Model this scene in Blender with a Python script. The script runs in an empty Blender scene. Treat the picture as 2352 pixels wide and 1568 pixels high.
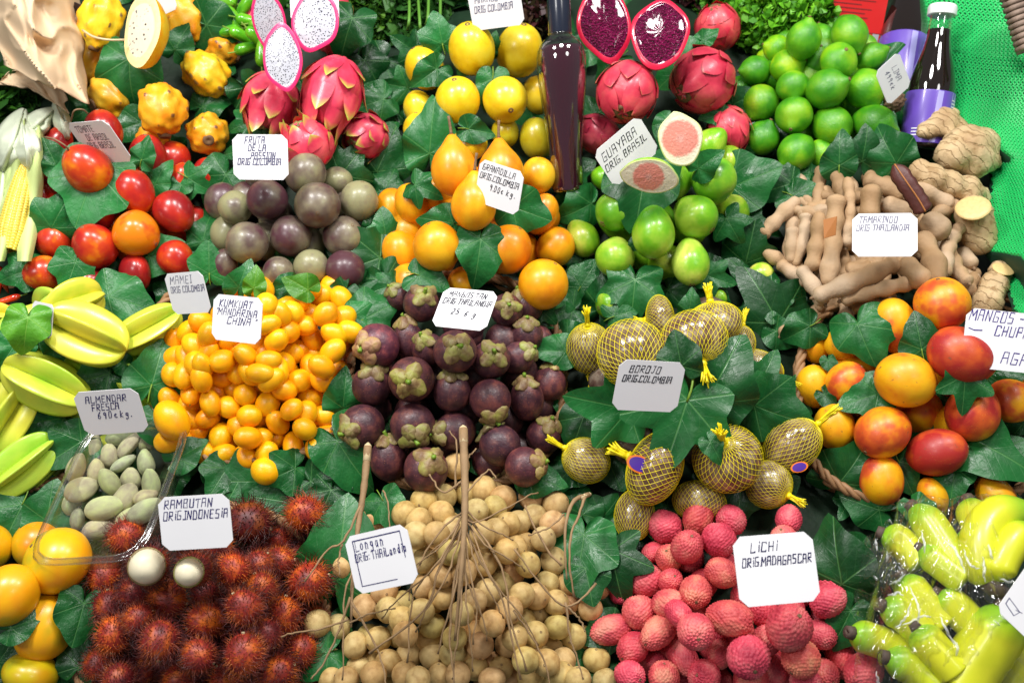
import bpy, math, random
import numpy as np
from mathutils import Vector, Matrix, noise

random.seed(7); rng = np.random.default_rng(7)
scene = bpy.context.scene
COL = scene.collection

# ---------------------------------------------------------------- camera
PITCH = math.radians(40); SLOPE = math.radians(25); DIST = 1.06
P0 = np.array([0, 0, 1.0])
FWD = np.array([0, math.cos(PITCH), -math.sin(PITCH)])
RIGHT = np.array([1.0, 0, 0])
UPV = np.array([0, math.sin(PITCH), math.cos(PITCH)])
NRM = np.array([0, -math.sin(SLOPE), math.cos(SLOPE)])
UPS = np.array([0, math.cos(SLOPE), math.sin(SLOPE)])
CAM = P0 - DIST * FWD
FPX = 2352 * 35 / 36
cam_d = bpy.data.cameras.new('camera'); cam = bpy.data.objects.new('camera', cam_d); COL.objects.link(cam)
cam.matrix_world = Matrix(((RIGHT[0], UPV[0], -FWD[0], CAM[0]), (RIGHT[1], UPV[1], -FWD[1], CAM[1]), (RIGHT[2], UPV[2], -FWD[2], CAM[2]), (0, 0, 0, 1)))
cam_d.lens = 35; cam_d.sensor_width = 36; cam_d.clip_start = 0.02; cam_d.clip_end = 50
cam_d.dof.use_dof = True; cam_d.dof.focus_distance = 0.93; cam_d.dof.aperture_fstop = 7.1
scene.camera = cam

# ---------------------------------------------------------------- world, lamps, exposure
world = bpy.data.worlds.new('World'); scene.world = world; world.use_nodes = True
world.node_tree.nodes['Background'].inputs[0].default_value = (0.95, 0.97, 1.0, 1)
world.node_tree.nodes['Background'].inputs[1].default_value = 0.17

def lamp(name, loc, target, power, size, col=(1, .98, .95)):
    d = bpy.data.lights.new(name, 'AREA'); d.shape = 'DISK'; d.size = size; d.energy = power; d.color = col
    o = bpy.data.objects.new(name, d); COL.objects.link(o); o.location = loc
    o.rotation_euler = (Vector(target) - Vector(loc)).to_track_quat('-Z', 'Y').to_euler()
    return o
lamp('stall_lamp', (-.55, -.10, 2.15), (-.45, -.05, 1), 11.8, .26)
lamp('stall_lamp', (.02, .0, 2.2), (.0, .0, 1), 9.4, .26)
lamp('stall_lamp', (.60, .02, 2.2), (.5, .05, 1), 9.0, .26)
lamp('hall_lamp', (-1.1, -1.1, 2.6), (-.2, -.1, 1), 9.5, .4)
lamp('hall_lamp', (.9, -1.0, 2.7), (.2, -.1, 1), 4.5, .4)
vs = scene.view_settings
vs.view_transform = 'Standard'; vs.look = 'None'; vs.exposure = 0.0; vs.gamma = 1; vs.use_curve_mapping = False
scene.cycles.max_bounces = 8; scene.cycles.transparent_max_bounces = 16
scene.cycles.use_denoising = True
scene.cycles.sample_clamp_indirect = 4

# ---------------------------------------------------------------- pixel <-> stall plane
def ray(u, v):
    return FWD + ((u - 1176) / FPX) * RIGHT - ((v - 784) / FPX) * UPV
def hit(u, v, h=0.0):
    r = ray(u, v); t = (h - (CAM - P0) @ NRM) / (r @ NRM)
    return CAM + t * r, t
def planexy(p):
    d = p - P0
    return d @ RIGHT, d @ UPS
def height(p): return (p - P0) @ NRM

BUMPS = {  # centre, half widths in picture units, rise in metres
 'yellow pitahaya heap': (330, 120, 175, 160, .055), 'white dragon fruit heap': (715, 150, 150, 170, .055),
 'yellow maracuya heap': (1090, 150, 150, 150, .055), 'red dragon fruit heap': (1510, 140, 160, 150, .055),
 'lime heap': (1880, 170, 160, 170, .06), 'tamarillo heap': (240, 440, 200, 170, .055),
 'passion fruit heap': (690, 460, 190, 150, .055), 'granadilla heap': (1100, 460, 190, 180, .065),
 'guava heap': (1510, 440, 170, 190, .06), 'tamarind heap': (2000, 530, 230, 160, .05),
 'star fruit heap': (140, 790, 200, 190, .045), 'kumquat heap': (600, 800, 240, 200, .06),
 'mangosteen heap': (1050, 830, 250, 210, .06), 'borojo heap': (1560, 900, 250, 220, .055),
 'mango heap': (2140, 820, 250, 220, .06), 'rambutan heap': (490, 1400, 290, 230, .05),
 'longan heap': (1080, 1350, 300, 260, .05), 'lychee heap': (1700, 1390, 270, 230, .05),
 'banana bags': (2220, 1370, 240, 230, .045), 'orange fruit heap': (50, 1400, 130, 180, .04)}
BP = []
for k, (u, v, su, sv, A) in BUMPS.items():
    p, t = hit(u, v); x, y = planexy(p)
    BP.append((x, y, su * t / FPX * .62, sv * t / FPX * .70, A))
BP = np.array(BP)
def bed_xy(x, y):
    e = BP[:, 4] * np.exp(-.5 * (((x - BP[:, 0]) / BP[:, 2]) ** 2 + ((y - BP[:, 1]) / BP[:, 3]) ** 2))
    return float((e ** 3).sum() ** (1 / 3))
def at(u, v, dh=0.0):
    """point seen at picture position u, v, lying dh above the heaped bed"""
    h = dh + .03
    for _ in range(7):
        p, t = hit(u, v, h); h = bed_xy(*planexy(p)) + dh
    return p, t
def toward(p):
    d = CAM - p; return d / np.linalg.norm(d)
def unit(v): return v / (np.linalg.norm(v) + 1e-12)

# ---------------------------------------------------------------- mesh helpers
def make_mesh(name, verts, faces, mats=(), smooth=True, fmat=None, attrs=None, uv=None):
    me = bpy.data.meshes.new(name)
    me.from_pydata([tuple(map(float, v)) for v in verts], [], [tuple(map(int, f)) for f in faces])
    for m in mats: me.materials.append(m)
    if fmat is not None: me.polygons.foreach_set('material_index', np.array(fmat, dtype=np.int32))
    if smooth: me.polygons.foreach_set('use_smooth', np.ones(len(me.polygons), dtype=bool))
    for an, arr in (attrs or {}).items():
        a = me.attributes.new(an, 'FLOAT', 'POINT'); a.data.foreach_set('value', np.array(arr, dtype=np.float32))
    me.update(); return me
def new_obj(name, me, parent=None, mw=None):
    o = bpy.data.objects.new(name, me); COL.objects.link(o)
    if parent is not None: o.parent = parent
    if mw is not None: o.matrix_world = mw
    return o
def tag(o, label, cat, group=None):
    o['label'] = label; o['category'] = cat
    if group: o['group'] = group
    return o
class MB:
    def __init__(s): s.v = []; s.f = []; s.m = []; s.a = []
    def add(s, v, f, mi=0, a=0.0):
        b = len(s.v); s.v.extend(map(tuple, v)); s.f.extend(tuple(i + b for i in q) for q in f); s.m.extend([mi] * len(f))
        s.a.extend([a] * len(v) if np.isscalar(a) else list(a))
    def mesh(s, name, mats, smooth=True, attr='tip'):
        return make_mesh(name, s.v, s.f, mats, smooth, s.m, {attr: s.a})
def grid_faces(nu, nv, wrap_u=True, off=0):
    f = []
    for j in range(nv - 1):
        for i in range(nu if wrap_u else nu - 1):
            a = j * nu + i; b = j * nu + (i + 1) % nu
            f.append((a + off, b + off, b + nu + off, a + nu + off))
    return f
def sphere_pts(nu=32, nv=20):
    th = np.linspace(0.0001, math.pi - .0001, nv); ph = np.linspace(0, 2 * math.pi, nu, endpoint=False)
    T, P = np.meshgrid(th, ph, indexing='ij')
    return T.ravel(), P.ravel()
def spheroid(name, rfun, mats, nu=32, nv=20, zfun=None, attrs=None):
    """closed body: rfun(theta, phi) is the radius; +z is the stem end"""
    T, P = sphere_pts(nu, nv)
    R = rfun(T, P)
    X = np.stack([R * np.sin(T) * np.cos(P), R * np.sin(T) * np.sin(P), R * np.cos(T) if zfun is None else zfun(T, P, R)], 1)
    f = [q[::-1] for q in grid_faces(nu, nv)]
    n = len(X)
    top = [(i, (i + 1) % nu, n) for i in range(nu)]
    X = np.vstack([X, [[0, 0, X[:nu, 2].mean()]], [[0, 0, X[-nu:, 2].mean()]]])
    b0 = (nv - 1) * nu
    bot = [(b0 + (i + 1) % nu, b0 + i, n + 1) for i in range(nu)]
    at_ = None
    if attrs:
        at_ = {k: np.append(fn(T, P), [0, 0]) for k, fn in attrs.items()}
    return make_mesh(name, X, f + top + bot, mats, True, None, at_)
def lathe_vf(prof, nseg=24, cap=True):
    ph = np.linspace(0, 2 * math.pi, nseg, endpoint=False); v = []
    for r, z in prof: v += [(r * math.cos(p), r * math.sin(p), z) for p in ph]
    f = grid_faces(nseg, len(prof))
    if cap:
        f.append(tuple(range(nseg))[::-1]); f.append(tuple(range((len(prof) - 1) * nseg, len(prof) * nseg)))
    return v, f
def tube_vf(pts, rad, nseg=8, cap=True):
    pts = np.array(pts, float); n = len(pts)
    rad = np.full(n, rad) if np.isscalar(rad) else np.array(rad, float)
    tan = np.gradient(pts, axis=0); v = []
    ref = np.array([0.13, .31, .94]); 
    for i in range(n):
        t = unit(tan[i])
        if i == 0:
            a = unit(np.cross(t, ref if abs(t @ ref) < .9 else np.array([1., 0, 0])))
        else:
            a = unit(a - (a @ t) * t)
        b = np.cross(t, a)
        for k in range(nseg):
            w = 2 * math.pi * k / nseg
            v.append(pts[i] + rad[i] * (math.cos(w) * a + math.sin(w) * b))
    f = grid_faces(nseg, n)
    if cap:
        f.append(tuple(range(nseg))[::-1]); f.append(tuple(range((n - 1) * nseg, n * nseg)))
    return v, f
def smooth_path(pts, n=24):
    """Catmull-Rom through the points"""
    P = np.array(pts, float)
    if len(P) == 2: P = np.array([P[0], (P[0] + P[1]) / 2, P[1]])
    Q = np.vstack([2 * P[0] - P[1], P, 2 * P[-1] - P[-2]]); out = []
    m = len(P) - 1
    for k in np.linspace(0, m - 1e-6, n):
        i = int(k); t = k - i; a, b, c, d = Q[i:i + 4]
        out.append(.5 * (2 * b + (c - a) * t + (2 * a - 5 * b + 4 * c - d) * t * t + (3 * b - a - 3 * c + d) * t ** 3))
    return np.array(out)
def fib(n):
    i = np.arange(n) + .5; z = 1 - 2 * i / n; ph = math.pi * (1 + 5 ** .5) * i; r = np.sqrt(1 - z * z)
    return np.stack([r * np.cos(ph), r * np.sin(ph), z], 1)
def bumpfield(n, width, jitter=.25, seed=0, power=1.0):
    """function of direction: rounded bumps on a spiral of n points"""
    r = np.random.default_rng(seed); c = fib(n) + r.normal(0, jitter / math.sqrt(n), (n, 3)); c /= np.linalg.norm(c, axis=1)[:, None]
    amp = r.uniform(.7, 1.2, n)
    def fn(T, P):
        d = np.stack([np.sin(T) * np.cos(P), np.sin(T) * np.sin(P), np.cos(T)], 1)
        ang = np.arccos(np.clip(d @ c.T, -1, 1)) / width
        return (np.exp(-ang ** 2 * 1.2 * power) * amp).max(1)
    return fn
def lump(T, P, seed, s=1.5):
    o = Vector((seed * 3.1, seed * 1.7, seed * .9))
    return np.array([noise.noise(Vector((math.sin(a) * math.cos(b), math.sin(a) * math.sin(b), math.cos(a))) * s + o) for a, b in zip(T, P)])

# ---------------------------------------------------------------- material helpers
class NT:
    def __init__(s, name):
        s.m = bpy.data.materials.new(name); s.m.use_nodes = True; s.t = s.m.node_tree; s.n = s.t.nodes; s.n.clear()
        s.out = s.n.new('ShaderNodeOutputMaterial'); s.p = s.n.new('ShaderNodeBsdfPrincipled')
        s.t.links.new(s.p.outputs[0], s.out.inputs[0])
    def node(s, typ, **kw):
        n = s.n.new(typ)
        for k, v in kw.items(): setattr(n, k, v)
        return n
    def link(s, a, b): s.t.links.new(a, b)
    def val(s, sock, v):
        if hasattr(v, 'is_linked') or hasattr(v, 'links'): s.link(v, sock)
        else: sock.default_value = v
    def math(s, op, a, b=0.0, clamp=False):
        n = s.node('ShaderNodeMath', operation=op, use_clamp=clamp); s.val(n.inputs[0], a); s.val(n.inputs[1], b); return n.outputs[0]
    def coord(s, rnd=True):
        tc = s.node('ShaderNodeTexCoord').outputs['Object']
        if not rnd: return tc
        oi = s.node('ShaderNodeObjectInfo'); r = s.math('MULTIPLY', oi.outputs['Random'], 37.0)
        add = s.node('ShaderNodeVectorMath', operation='ADD'); s.link(tc, add.inputs[0]); s.link(r, add.inputs[1]); return add.outputs[0]
    def noise(s, vec, scale, detail=3.0, rough=.55, out='Fac'):
        n = s.node('ShaderNodeTexNoise'); s.link(vec, n.inputs['Vector']); n.inputs['Scale'].default_value = scale
        n.inputs['Detail'].default_value = detail; n.inputs['Roughness'].default_value = rough; return n.outputs[out]
    def voro(s, vec, scale, feature='F1', out='Distance'):
        n = s.node('ShaderNodeTexVoronoi', feature=feature); s.link(vec, n.inputs['Vector']); n.inputs['Scale'].default_value = scale; return n.outputs[out]
    def ramp(s, fac, stops, interp='LINEAR'):
        n = s.node('ShaderNodeValToRGB'); s.link(fac, n.inputs[0]); cr = n.color_ramp; cr.interpolation = interp
        while len(cr.elements) < len(stops): cr.elements.new(.5)
        for e, (p, c) in zip(cr.elements, stops):
            e.position = p; e.color = (c, c, c, 1) if np.isscalar(c) else (*c, 1)
        return n.outputs[0]
    def mix(s, fac, a, b, mode='MIX'):
        n = s.node('ShaderNodeMix', data_type='RGBA', blend_type=mode)
        s.val(n.inputs[0], fac)
        for sk, v in ((n.inputs[6], a), (n.inputs[7], b)):
            if isinstance(v, (tuple, list)): sk.default_value = (*v, 1)
            else: s.link(v, sk)
        return n.outputs[2]
    def tint(s, col):
        oi = s.node('ShaderNodeObjectInfo'); return s.mix(1.0, col, oi.outputs['Color'], 'MULTIPLY')
    def attr(s, name):
        return s.node('ShaderNodeAttribute', attribute_name=name).outputs['Fac']
    def bump(s, h, strength=.3, dist=.002):
        b = s.node('ShaderNodeBump'); b.inputs['Strength'].default_value = strength; b.inputs['Distance'].default_value = dist
        s.link(h, b.inputs['Height']); s.link(b.outputs[0], s.p.inputs['Normal']); return b
    def done(s, col, rough=.4, spec=.5, coat=0.0, coatr=.1, sheen=0.0, trans=0.0, sss=0.0):
        s.val(s.p.inputs['Base Color'], (*col, 1) if isinstance(col, (tuple, list)) else col)
        s.val(s.p.inputs['Roughness'], rough); s.p.inputs['Specular IOR Level'].default_value = spec
        s.p.inputs['Coat Weight'].default_value = coat; s.p.inputs['Coat Roughness'].default_value = coatr
        s.p.inputs['Sheen Weight'].default_value = sheen; s.p.inputs['Transmission Weight'].default_value = trans
        return s.m
def plain(name, col, rough=.5, spec=.5, coat=0., var=.25, scale=6., bump=0., tint=False):
    t = NT(name); v = t.coord(); nz = t.noise(v, scale, 4)
    c = t.mix(nz, tuple(x * (1 - var) for x in col), tuple(min(1, x * (1 + var)) for x in col))
    if tint: c = t.tint(c)
    if bump: t.bump(t.noise(v, scale * 4, 3), bump, .001)
    return t.done(c, rough, spec, coat)
# ---------------------------------------------------------------- materials
M = {}
def fruit_mat(name, stops, nscale=1.2, rough=.35, coat=.0, speck=None, bumps=None, shift=False, detail=3, tint=True, spec=.5, attr_mix=None, coatr=.15, band=None, blot=None):
    """noise-blended skin colours; speck = (scale, size, colour); bumps = (scale, strength); shift uses the red of the object colour as ripeness"""
    t = NT(name); v = t.coord(); f = t.noise(v, nscale, detail, .5)
    f = t.math('MULTIPLY_ADD', f, 2.2); f.node.inputs[2].default_value = -.6
    if shift:
        oi = t.node('ShaderNodeObjectInfo'); sp = t.node('ShaderNodeSeparateColor'); t.link(oi.outputs['Color'], sp.inputs[0])
        f = t.math('ADD', f, t.math('SUBTRACT', sp.outputs[0], .5))
    c = t.ramp(f, stops)
    if band:   # two colours along the fruit's own axis
        tc = t.coord(False); sx = t.node('ShaderNodeSeparateXYZ'); t.link(tc, sx.inputs[0])
        z = t.math('MULTIPLY_ADD', sx.outputs[2], .5); z.node.inputs[2].default_value = .5
        c = t.mix(t.ramp(z, band[0]), c, band[1])
    if speck:
        s, w, col = speck
        d = t.voro(v, s); k = t.ramp(d, [(0, 1), (w, 1), (w + .06, 0)])
        k = t.math('MULTIPLY', k, t.ramp(t.noise(v, 3, 2), [(.38, 0), (.62, 1)]))
        c = t.mix(k, c, col)
    if blot: c = t.mix(t.math('MULTIPLY', t.ramp(t.noise(v, 4.5, 3), [(.66, 0), (.73, 1)]), .7), c, blot)
    if attr_mix: c = t.mix(t.ramp(t.attr(attr_mix[0]), attr_mix[2]), c, attr_mix[1])
    if tint and not shift: c = t.tint(c)
    if bumps: t.bump(t.noise(v, bumps[0], 3), bumps[1], .0015)
    M[name] = t.done(c, rough, spec, coat, coatr); return M[name]

fruit_mat('lime skin', [(.1, (.03, .21, .006)), (.5, (.085, .34, .008)), (.9, (.22, .46, .012))], .9, .33, .08, bumps=(20, .4), speck=(20, .09, (.04, .20, .01)))
fruit_mat('pitahaya skin', [(.1, (.80, .30, .006)), (.5, (.84, .46, .01)), (.9, (.78, .55, .03))], 1.6, .42, .1, bumps=(7, .2), attr_mix=('tip', (.20, .10, .035), [(.72, 0), (.95, 1)]))
fruit_mat('dragon skin', [(.1, (.52, .022, .06)), (.5, (.72, .045, .10)), (.9, (.80, .10, .13))], 1.5, .40, .12, bumps=(6, .15), attr_mix=('tip', (.42, .48, .06), [(.45, 0), (.85, 1)]))
fruit_mat('red dragon skin', [(.1, (.42, .016, .04)), (.5, (.63, .04, .075)), (.9, (.74, .10, .11))], 1.5, .40, .12, bumps=(6, .15), attr_mix=('tip', (.55, .30, .12), [(.75, 0), (1, .7)]))
fruit_mat('maracuya skin', [(.1, (.72, .42, .006)), (.5, (.84, .58, .012)), (.9, (.86, .66, .04))], 1.1, .32, .2, speck=(9, .05, (.45, .27, .04)), bumps=(5, .1))
fruit_mat('tamarillo skin', [(.15, (.27, .010, .012)), (.52, (.46, .020, .011)), (.78, (.58, .055, .008)), (1.0, (.76, .21, .006))], .75, .27, .12, shift=True)
fruit_mat('passion skin', [(.08, (.085, .032, .042)), (.34, (.125, .090, .070)), (.6, (.20, .165, .11)), (.9, (.28, .27, .14))], .9, .36, .1, shift=True, speck=(20, .10, (.06, .035, .03)), bumps=(6, .12))
fruit_mat('granadilla skin', [(.1, (.72, .22, .004)), (.5, (.84, .34, .004)), (.9, (.88, .44, .01))], 1.0, .36, .1, speck=(13, .09, (.36, .13, .015)))
fruit_mat('guava skin', [(.1, (.07, .31, .008)), (.5, (.17, .42, .012)), (.9, (.38, .55, .05))], .8, .30, .15, bumps=(7, .16), speck=(12, .05, (.10, .17, .02)))
fruit_mat('tamarind shell', [(.1, (.29, .175, .085)), (.5, (.41, .265, .145)), (.9, (.50, .37, .25))], 16, .66, 0, bumps=(220, .5), spec=.25)
fruit_mat('star fruit skin', [(.1, (.36, .56, .03)), (.5, (.58, .66, .06)), (.9, (.74, .70, .06))], .8, .32, .15, speck=(11, .05, (.5, .38, .03)))
fruit_mat('kumquat skin', [(.1, (.90, .34, .002)), (.5, (.95, .44, .003)), (.9, (.97, .52, .005))], .9, .32, .06, bumps=(18, .14))
fruit_mat('mangosteen skin', [(.1, (.040, .012, .020)), (.5, (.072, .022, .030)), (.9, (.15, .045, .04))], 2.2, .46, .05, speck=(9, .13, (.30, .13, .06)), bumps=(9, .3))
fruit_mat('calyx green', [(.1, (.15, .085, .04)), (.45, (.23, .17, .07)), (.9, (.27, .28, .06))], 1.8, .5, bumps=(9, .25))
fruit_mat('borojo skin', [(.1, (.09, .05, .035)), (.5, (.18, .12, .08)), (.9, (.36, .30, .20))], 2.0, .16, .5, bumps=(5, .5))
fruit_mat('mango skin', [(.10, (.86, .44, .006)), (.46, (.82, .30, .006)), (.66, (.66, .11, .016)), (.98, (.40, .022, .018))], .8, .42, .04, shift=True, speck=(17, .08, (.74, .36, .08)), bumps=(6, .1), blot=(.20, .08, .035))
fruit_mat('almond fuzz', [(.1, (.28, .28, .18)), (.5, (.37, .40, .23)), (.9, (.43, .50, .24))], 1.4, .85, spec=.2, bumps=(22, .3))
fruit_mat('rambutan skin', [(.1, (.10, .010, .010)), (.5, (.26, .022, .014)), (.9, (.55, .12, .012))], 1.2, .5)
fruit_mat('longan skin', [(.1, (.40, .25, .09)), (.45, (.54, .37, .145)), (.9, (.64, .47, .20))], 1.6, .55, spec=.3, speck=(22, .15, (.36, .21, .07)), bumps=(20, .18))
fruit_mat('lychee skin', [(.1, (.46, .035, .06)), (.5, (.66, .078, .10)), (.9, (.70, .18, .16))], 1.0, .5, bumps=(40, .1), spec=.35)
fruit_mat('banana skin', [(.1, (.50, .56, .012)), (.5, (.64, .64, .015)), (.9, (.72, .64, .03))], 1.0, .36, .1, band=([(.0, .9), (.22, .15), (.7, 0), (.86, .9)], (.22, .50, .02)))
fruit_mat('orange fruit skin', [(.1, (.50, .42, .012)), (.42, (.86, .46, .005)), (.9, (.90, .31, .004))], .7, .33, .1, speck=(14, .04, (.6, .3, .05)))
t = NT('ginger skin'); v = t.coord(False); w = t.node('ShaderNodeTexWave', wave_type='BANDS', bands_direction='DIAGONAL'); t.link(v, w.inputs['Vector']); w.inputs['Scale'].default_value = 42; w.inputs['Distortion'].default_value = 9; w.inputs['Detail'].default_value = 3; w.inputs['Detail Scale'].default_value = 1.2
n1 = t.noise(v, 30, 4); ring = t.ramp(w.outputs['Fac'], [(.0, 1), (.10, 0)])
c = t.ramp(n1, [(.25, (.34, .21, .10)), (.5, (.52, .37, .20)), (.75, (.62, .47, .28))]); c = t.mix(t.math('MULTIPLY', ring, .55), c, (.24, .14, .06)); c = t.mix(t.ramp(t.noise(v, 75, 3), [(.58, 0), (.68, .7)]), c, (.26, .15, .06))
t.bump(t.math('ADD', t.noise(v, 140, 4), t.math('MULTIPLY', t.math('SUBTRACT', 1.0, ring), .8)), .7, .0016); M['ginger skin'] = t.done(c, .62, .3)
plain('stem brown', (.20, .12, .06), .75, var=.45, scale=14, bump=.4)
plain('stem green', (.16, .28, .02), .5, var=.4, scale=3)
plain('scar brown', (.16, .085, .035), .7)
plain('twig bark', (.28, .175, .085), .75, var=.4, scale=60, bump=.5)
plain('twig pale', (.60, .48, .28), .7, var=.2, scale=60)
for k in ('stem brown', 'stem green', 'scar brown', 'twig bark', 'twig pale'): M[k] = bpy.data.materials[k]
plain('dark pod', (.085, .022, .018), .5, var=.4, scale=60, bump=.5); M['dark pod'] = bpy.data.materials['dark pod']
plain('pod seam', (.40, .15, .035), .6); M['pod seam'] = bpy.data.materials['pod seam']
M['net yellow'] = plain('net yellow', (.86, .72, .008), .45, .5, 0, .12)
M['white flesh'] = plain('white flesh', (.76, .69, .50), .38, .35, 0, .10, 2.)
M['wicker'] = plain('wicker', (.30, .16, .07), .6, var=.4, scale=40)
M['purple sticker'] = plain('purple sticker', (.07, .02, .30), .4, var=.03)
M['orange sticker'] = plain('orange sticker', (.85, .20, .01), .4, var=.03)

t = NT('seeded white flesh'); v = t.coord()
d = t.voro(v, 11.5); k = t.ramp(d, [(0, 1), (.27, 1), (.36, 0)])
M['seeded white'] = t.done(t.mix(k, t.mix(t.noise(v, 2), (.44, .45, .53), (.56, .56, .60)), (.012, .012, .02)), .22, .5, .35)
t = NT('seeded yellow flesh'); v = t.coord()
d = t.voro(v, 5.2); k = t.math('MULTIPLY', t.ramp(d, [(0, 1), (.22, 1), (.3, 0)]), t.ramp(t.noise(v, 2.5), [(.38, 0), (.5, 1)]))
M['seeded cream'] = t.done(t.mix(k, t.mix(t.noise(v, 2), (.58, .52, .40), (.66, .61, .48)), (.02, .015, .015)), .3, .5, .2)
t = NT('seeded red flesh'); v = t.coord()
k = t.ramp(t.voro(v, 13), [(0, 1), (.2, 1), (.3, 0)]); t.bump(t.math('ADD', t.noise(v, 5, 3), t.math('MULTIPLY', t.voro(v, 13), .8)), 1.0, .006)
M['seeded red'] = t.done(t.mix(k, t.mix(t.noise(v, 1.6), (.085, .002, .03), (.24, .004, .07)), (.015, .003, .01)), .16, .6, .6, .06)
t = NT('guava flesh'); v = t.coord(False); vr = t.coord()
ln = t.node('ShaderNodeVectorMath', operation='LENGTH'); t.link(v, ln.inputs[0])
k = t.ramp(t.math('ADD', ln.outputs['Value'], t.math('MULTIPLY', t.noise(vr, 6), .25)), [(.88, 1), (1.12, 0)])
s = t.ramp(t.voro(vr, 9), [(.1, 1), (.3, 0)])
c = t.mix(k, (.80, .74, .56), t.mix(s, (.76, .27, .21), (.80, .40, .32)))
c = t.mix(t.ramp(ln.outputs['Value'], [(.0, .8), (.25, 0)]), c, (.80, .52, .45))
t.bump(t.noise(vr, 9, 3), .35, .002); M['guava flesh'] = t.done(c, .3, .5, .2)
def strand_mat(name, root, tip, rough=.5):
    t = NT(name); M[name] = t.done(t.mix(t.attr('tip'), root, tip), rough); return M[name]
t = NT('rambutan hair'); v = t.coord(); nz = t.noise(t.coord(), .9, 2)
root = t.ramp(nz, [(.35, (.22, .016, .014)), (.70, (.52, .14, .012))]); tip = t.ramp(nz, [(.35, (.028, .007, .010)), (.65, (.10, .012, .014))])
M['rambutan hair'] = t.done(t.tint(t.mix(t.ramp(t.attr('tip'), [(.05, 0), (.6, 1)]), root, tip)), .45)

# leaves: veins from the leaf's own coordinates
def leaf_mat(name, dark, lite, vein, rough=.33):
    t = NT(name); tc = t.coord(False); vr = t.coord()
    sx = t.node('ShaderNodeSeparateXYZ'); t.link(tc, sx.inputs[0]); x, y = sx.outputs[0], sx.outputs[1]
    ang = t.math('ABSOLUTE', t.math('ARCTAN2', x, y)); a = t.math('PINGPONG', ang, math.radians(29.3))
    r = t.math('SQRT', t.math('ADD', t.math('MULTIPLY', x, x), t.math('MULTIPLY', y, y)))
    off = t.math('MULTIPLY', a, r)
    main = t.ramp(off, [(.004, 1), (.014, 0)])
    side = t.math('FRACT', t.math('SUBTRACT', t.math('MULTIPLY', r, 7.0), t.math('MULTIPLY', off, 9.0)))
    side = t.math('MULTIPLY', t.ramp(t.math('ABSOLUTE', t.math('SUBTRACT', side, .5)), [(.0, .30), (.06, 0)]), t.ramp(off, [(.02, 1), (.25, .4)]))
    vv = t.math('MAXIMUM', main, side)
    c = t.mix(t.ramp(t.noise(vr, 2.2, 4), [(.3, 0), (.7, 1)]), dark, lite); c = t.tint(c)
    c = t.mix(t.math('MULTIPLY', vv, .5), c, vein)
    h = t.math('SUBTRACT', t.noise(vr, 9, 3), t.math('MULTIPLY', vv, .6)); t.bump(h, .28, .003)
    ro = t.ramp(t.noise(vr, 3, 2), [(.3, rough - .08), (.7, rough + .14)])
    M[name] = t.done(c, ro, .36, .0, .2); return M[name]
leaf_mat('ivy leaf', (.005, .068, .014), (.015, .132, .030), (.09, .25, .07))
leaf_mat('backlit leaf', (.05, .22, .012), (.10, .32, .02), (.22, .42, .06))  # brighter greens put the light through the blade into the colour

# ---------------------------------------------------------------- fruit shapes, in units of their own half width
K = {}
def kind(name, bodies, parts=(), nm=None, cat=None): K[name] = dict(bodies=bodies, parts=list(parts), nm=nm or name.replace(' ', '_'), cat=cat or 'fruit')
def disc_mesh(name, mat, r=.1, z=1.0, h=.05, lobes=0, hole=None):
    mb = MB(); n = 20; pr = [(r * .9, z - h), (r, z - h * .3), (r * .85, z + h * .5), (r * .4, z + h * .2), (.001, z - h * .1)]
    v, f = lathe_vf(pr, n, False)
    if lobes: v = [(x * (1 + .35 * math.cos(lobes * math.atan2(y, x))), y * (1 + .35 * math.cos(lobes * math.atan2(y, x))), zz) for x, y, zz in v]
    mb.add(v, f); return mb.mesh(name, [mat])
def stem_mesh(name, mat, r=.08, z0=.95, z1=1.3, bend=.1, flare=1.4):
    pts = [(0, 0, z0), (bend * .3, 0, z0 + (z1 - z0) * .4), (bend, bend * .4, z1)]
    pts = smooth_path(pts, 7); rad = np.linspace(r, r * .8, 7); rad[0] *= flare; rad[-1] *= 1.2
    mb = MB(); mb.add(*tube_vf(pts, rad, 8)); return mb.mesh(name, [mat])

# lime
def lime_r(T, P, s): 
    return 1 + .03 * lump(T, P, s) + .20 * np.exp(-(T / .24) ** 2) + .10 * np.exp(-((math.pi - T) / .28) ** 2)
kind('lime', [spheroid('lime', lambda T, P, s=s: lime_r(T, P, s), [M['lime skin']]) for s in range(3)], [('stem_scar', disc_mesh('stem_scar', M['scar brown'], .10, 1.20, .04))])
# yellow pitahaya
def pit(s):
    bf = bumpfield(34, .20, .7, s)
    def r(T, P): return .90 + .12 * bf(T, P) + .05 * np.cos(5 * P + s + 1.5 * T) * np.sin(T) ** 2 + .07 * lump(T, P, s, 2.2)
    return spheroid('yellow_pitahaya', r, [M['pitahaya skin']], 48, 32, None, {'tip': lambda T, P: bf(T, P) * 1.0})
kind('yellow pitahaya', [pit(s) for s in range(3)], [('blossom_end', disc_mesh('blossom_end', M['scar brown'], .26, .96, .12, 0))])
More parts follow.
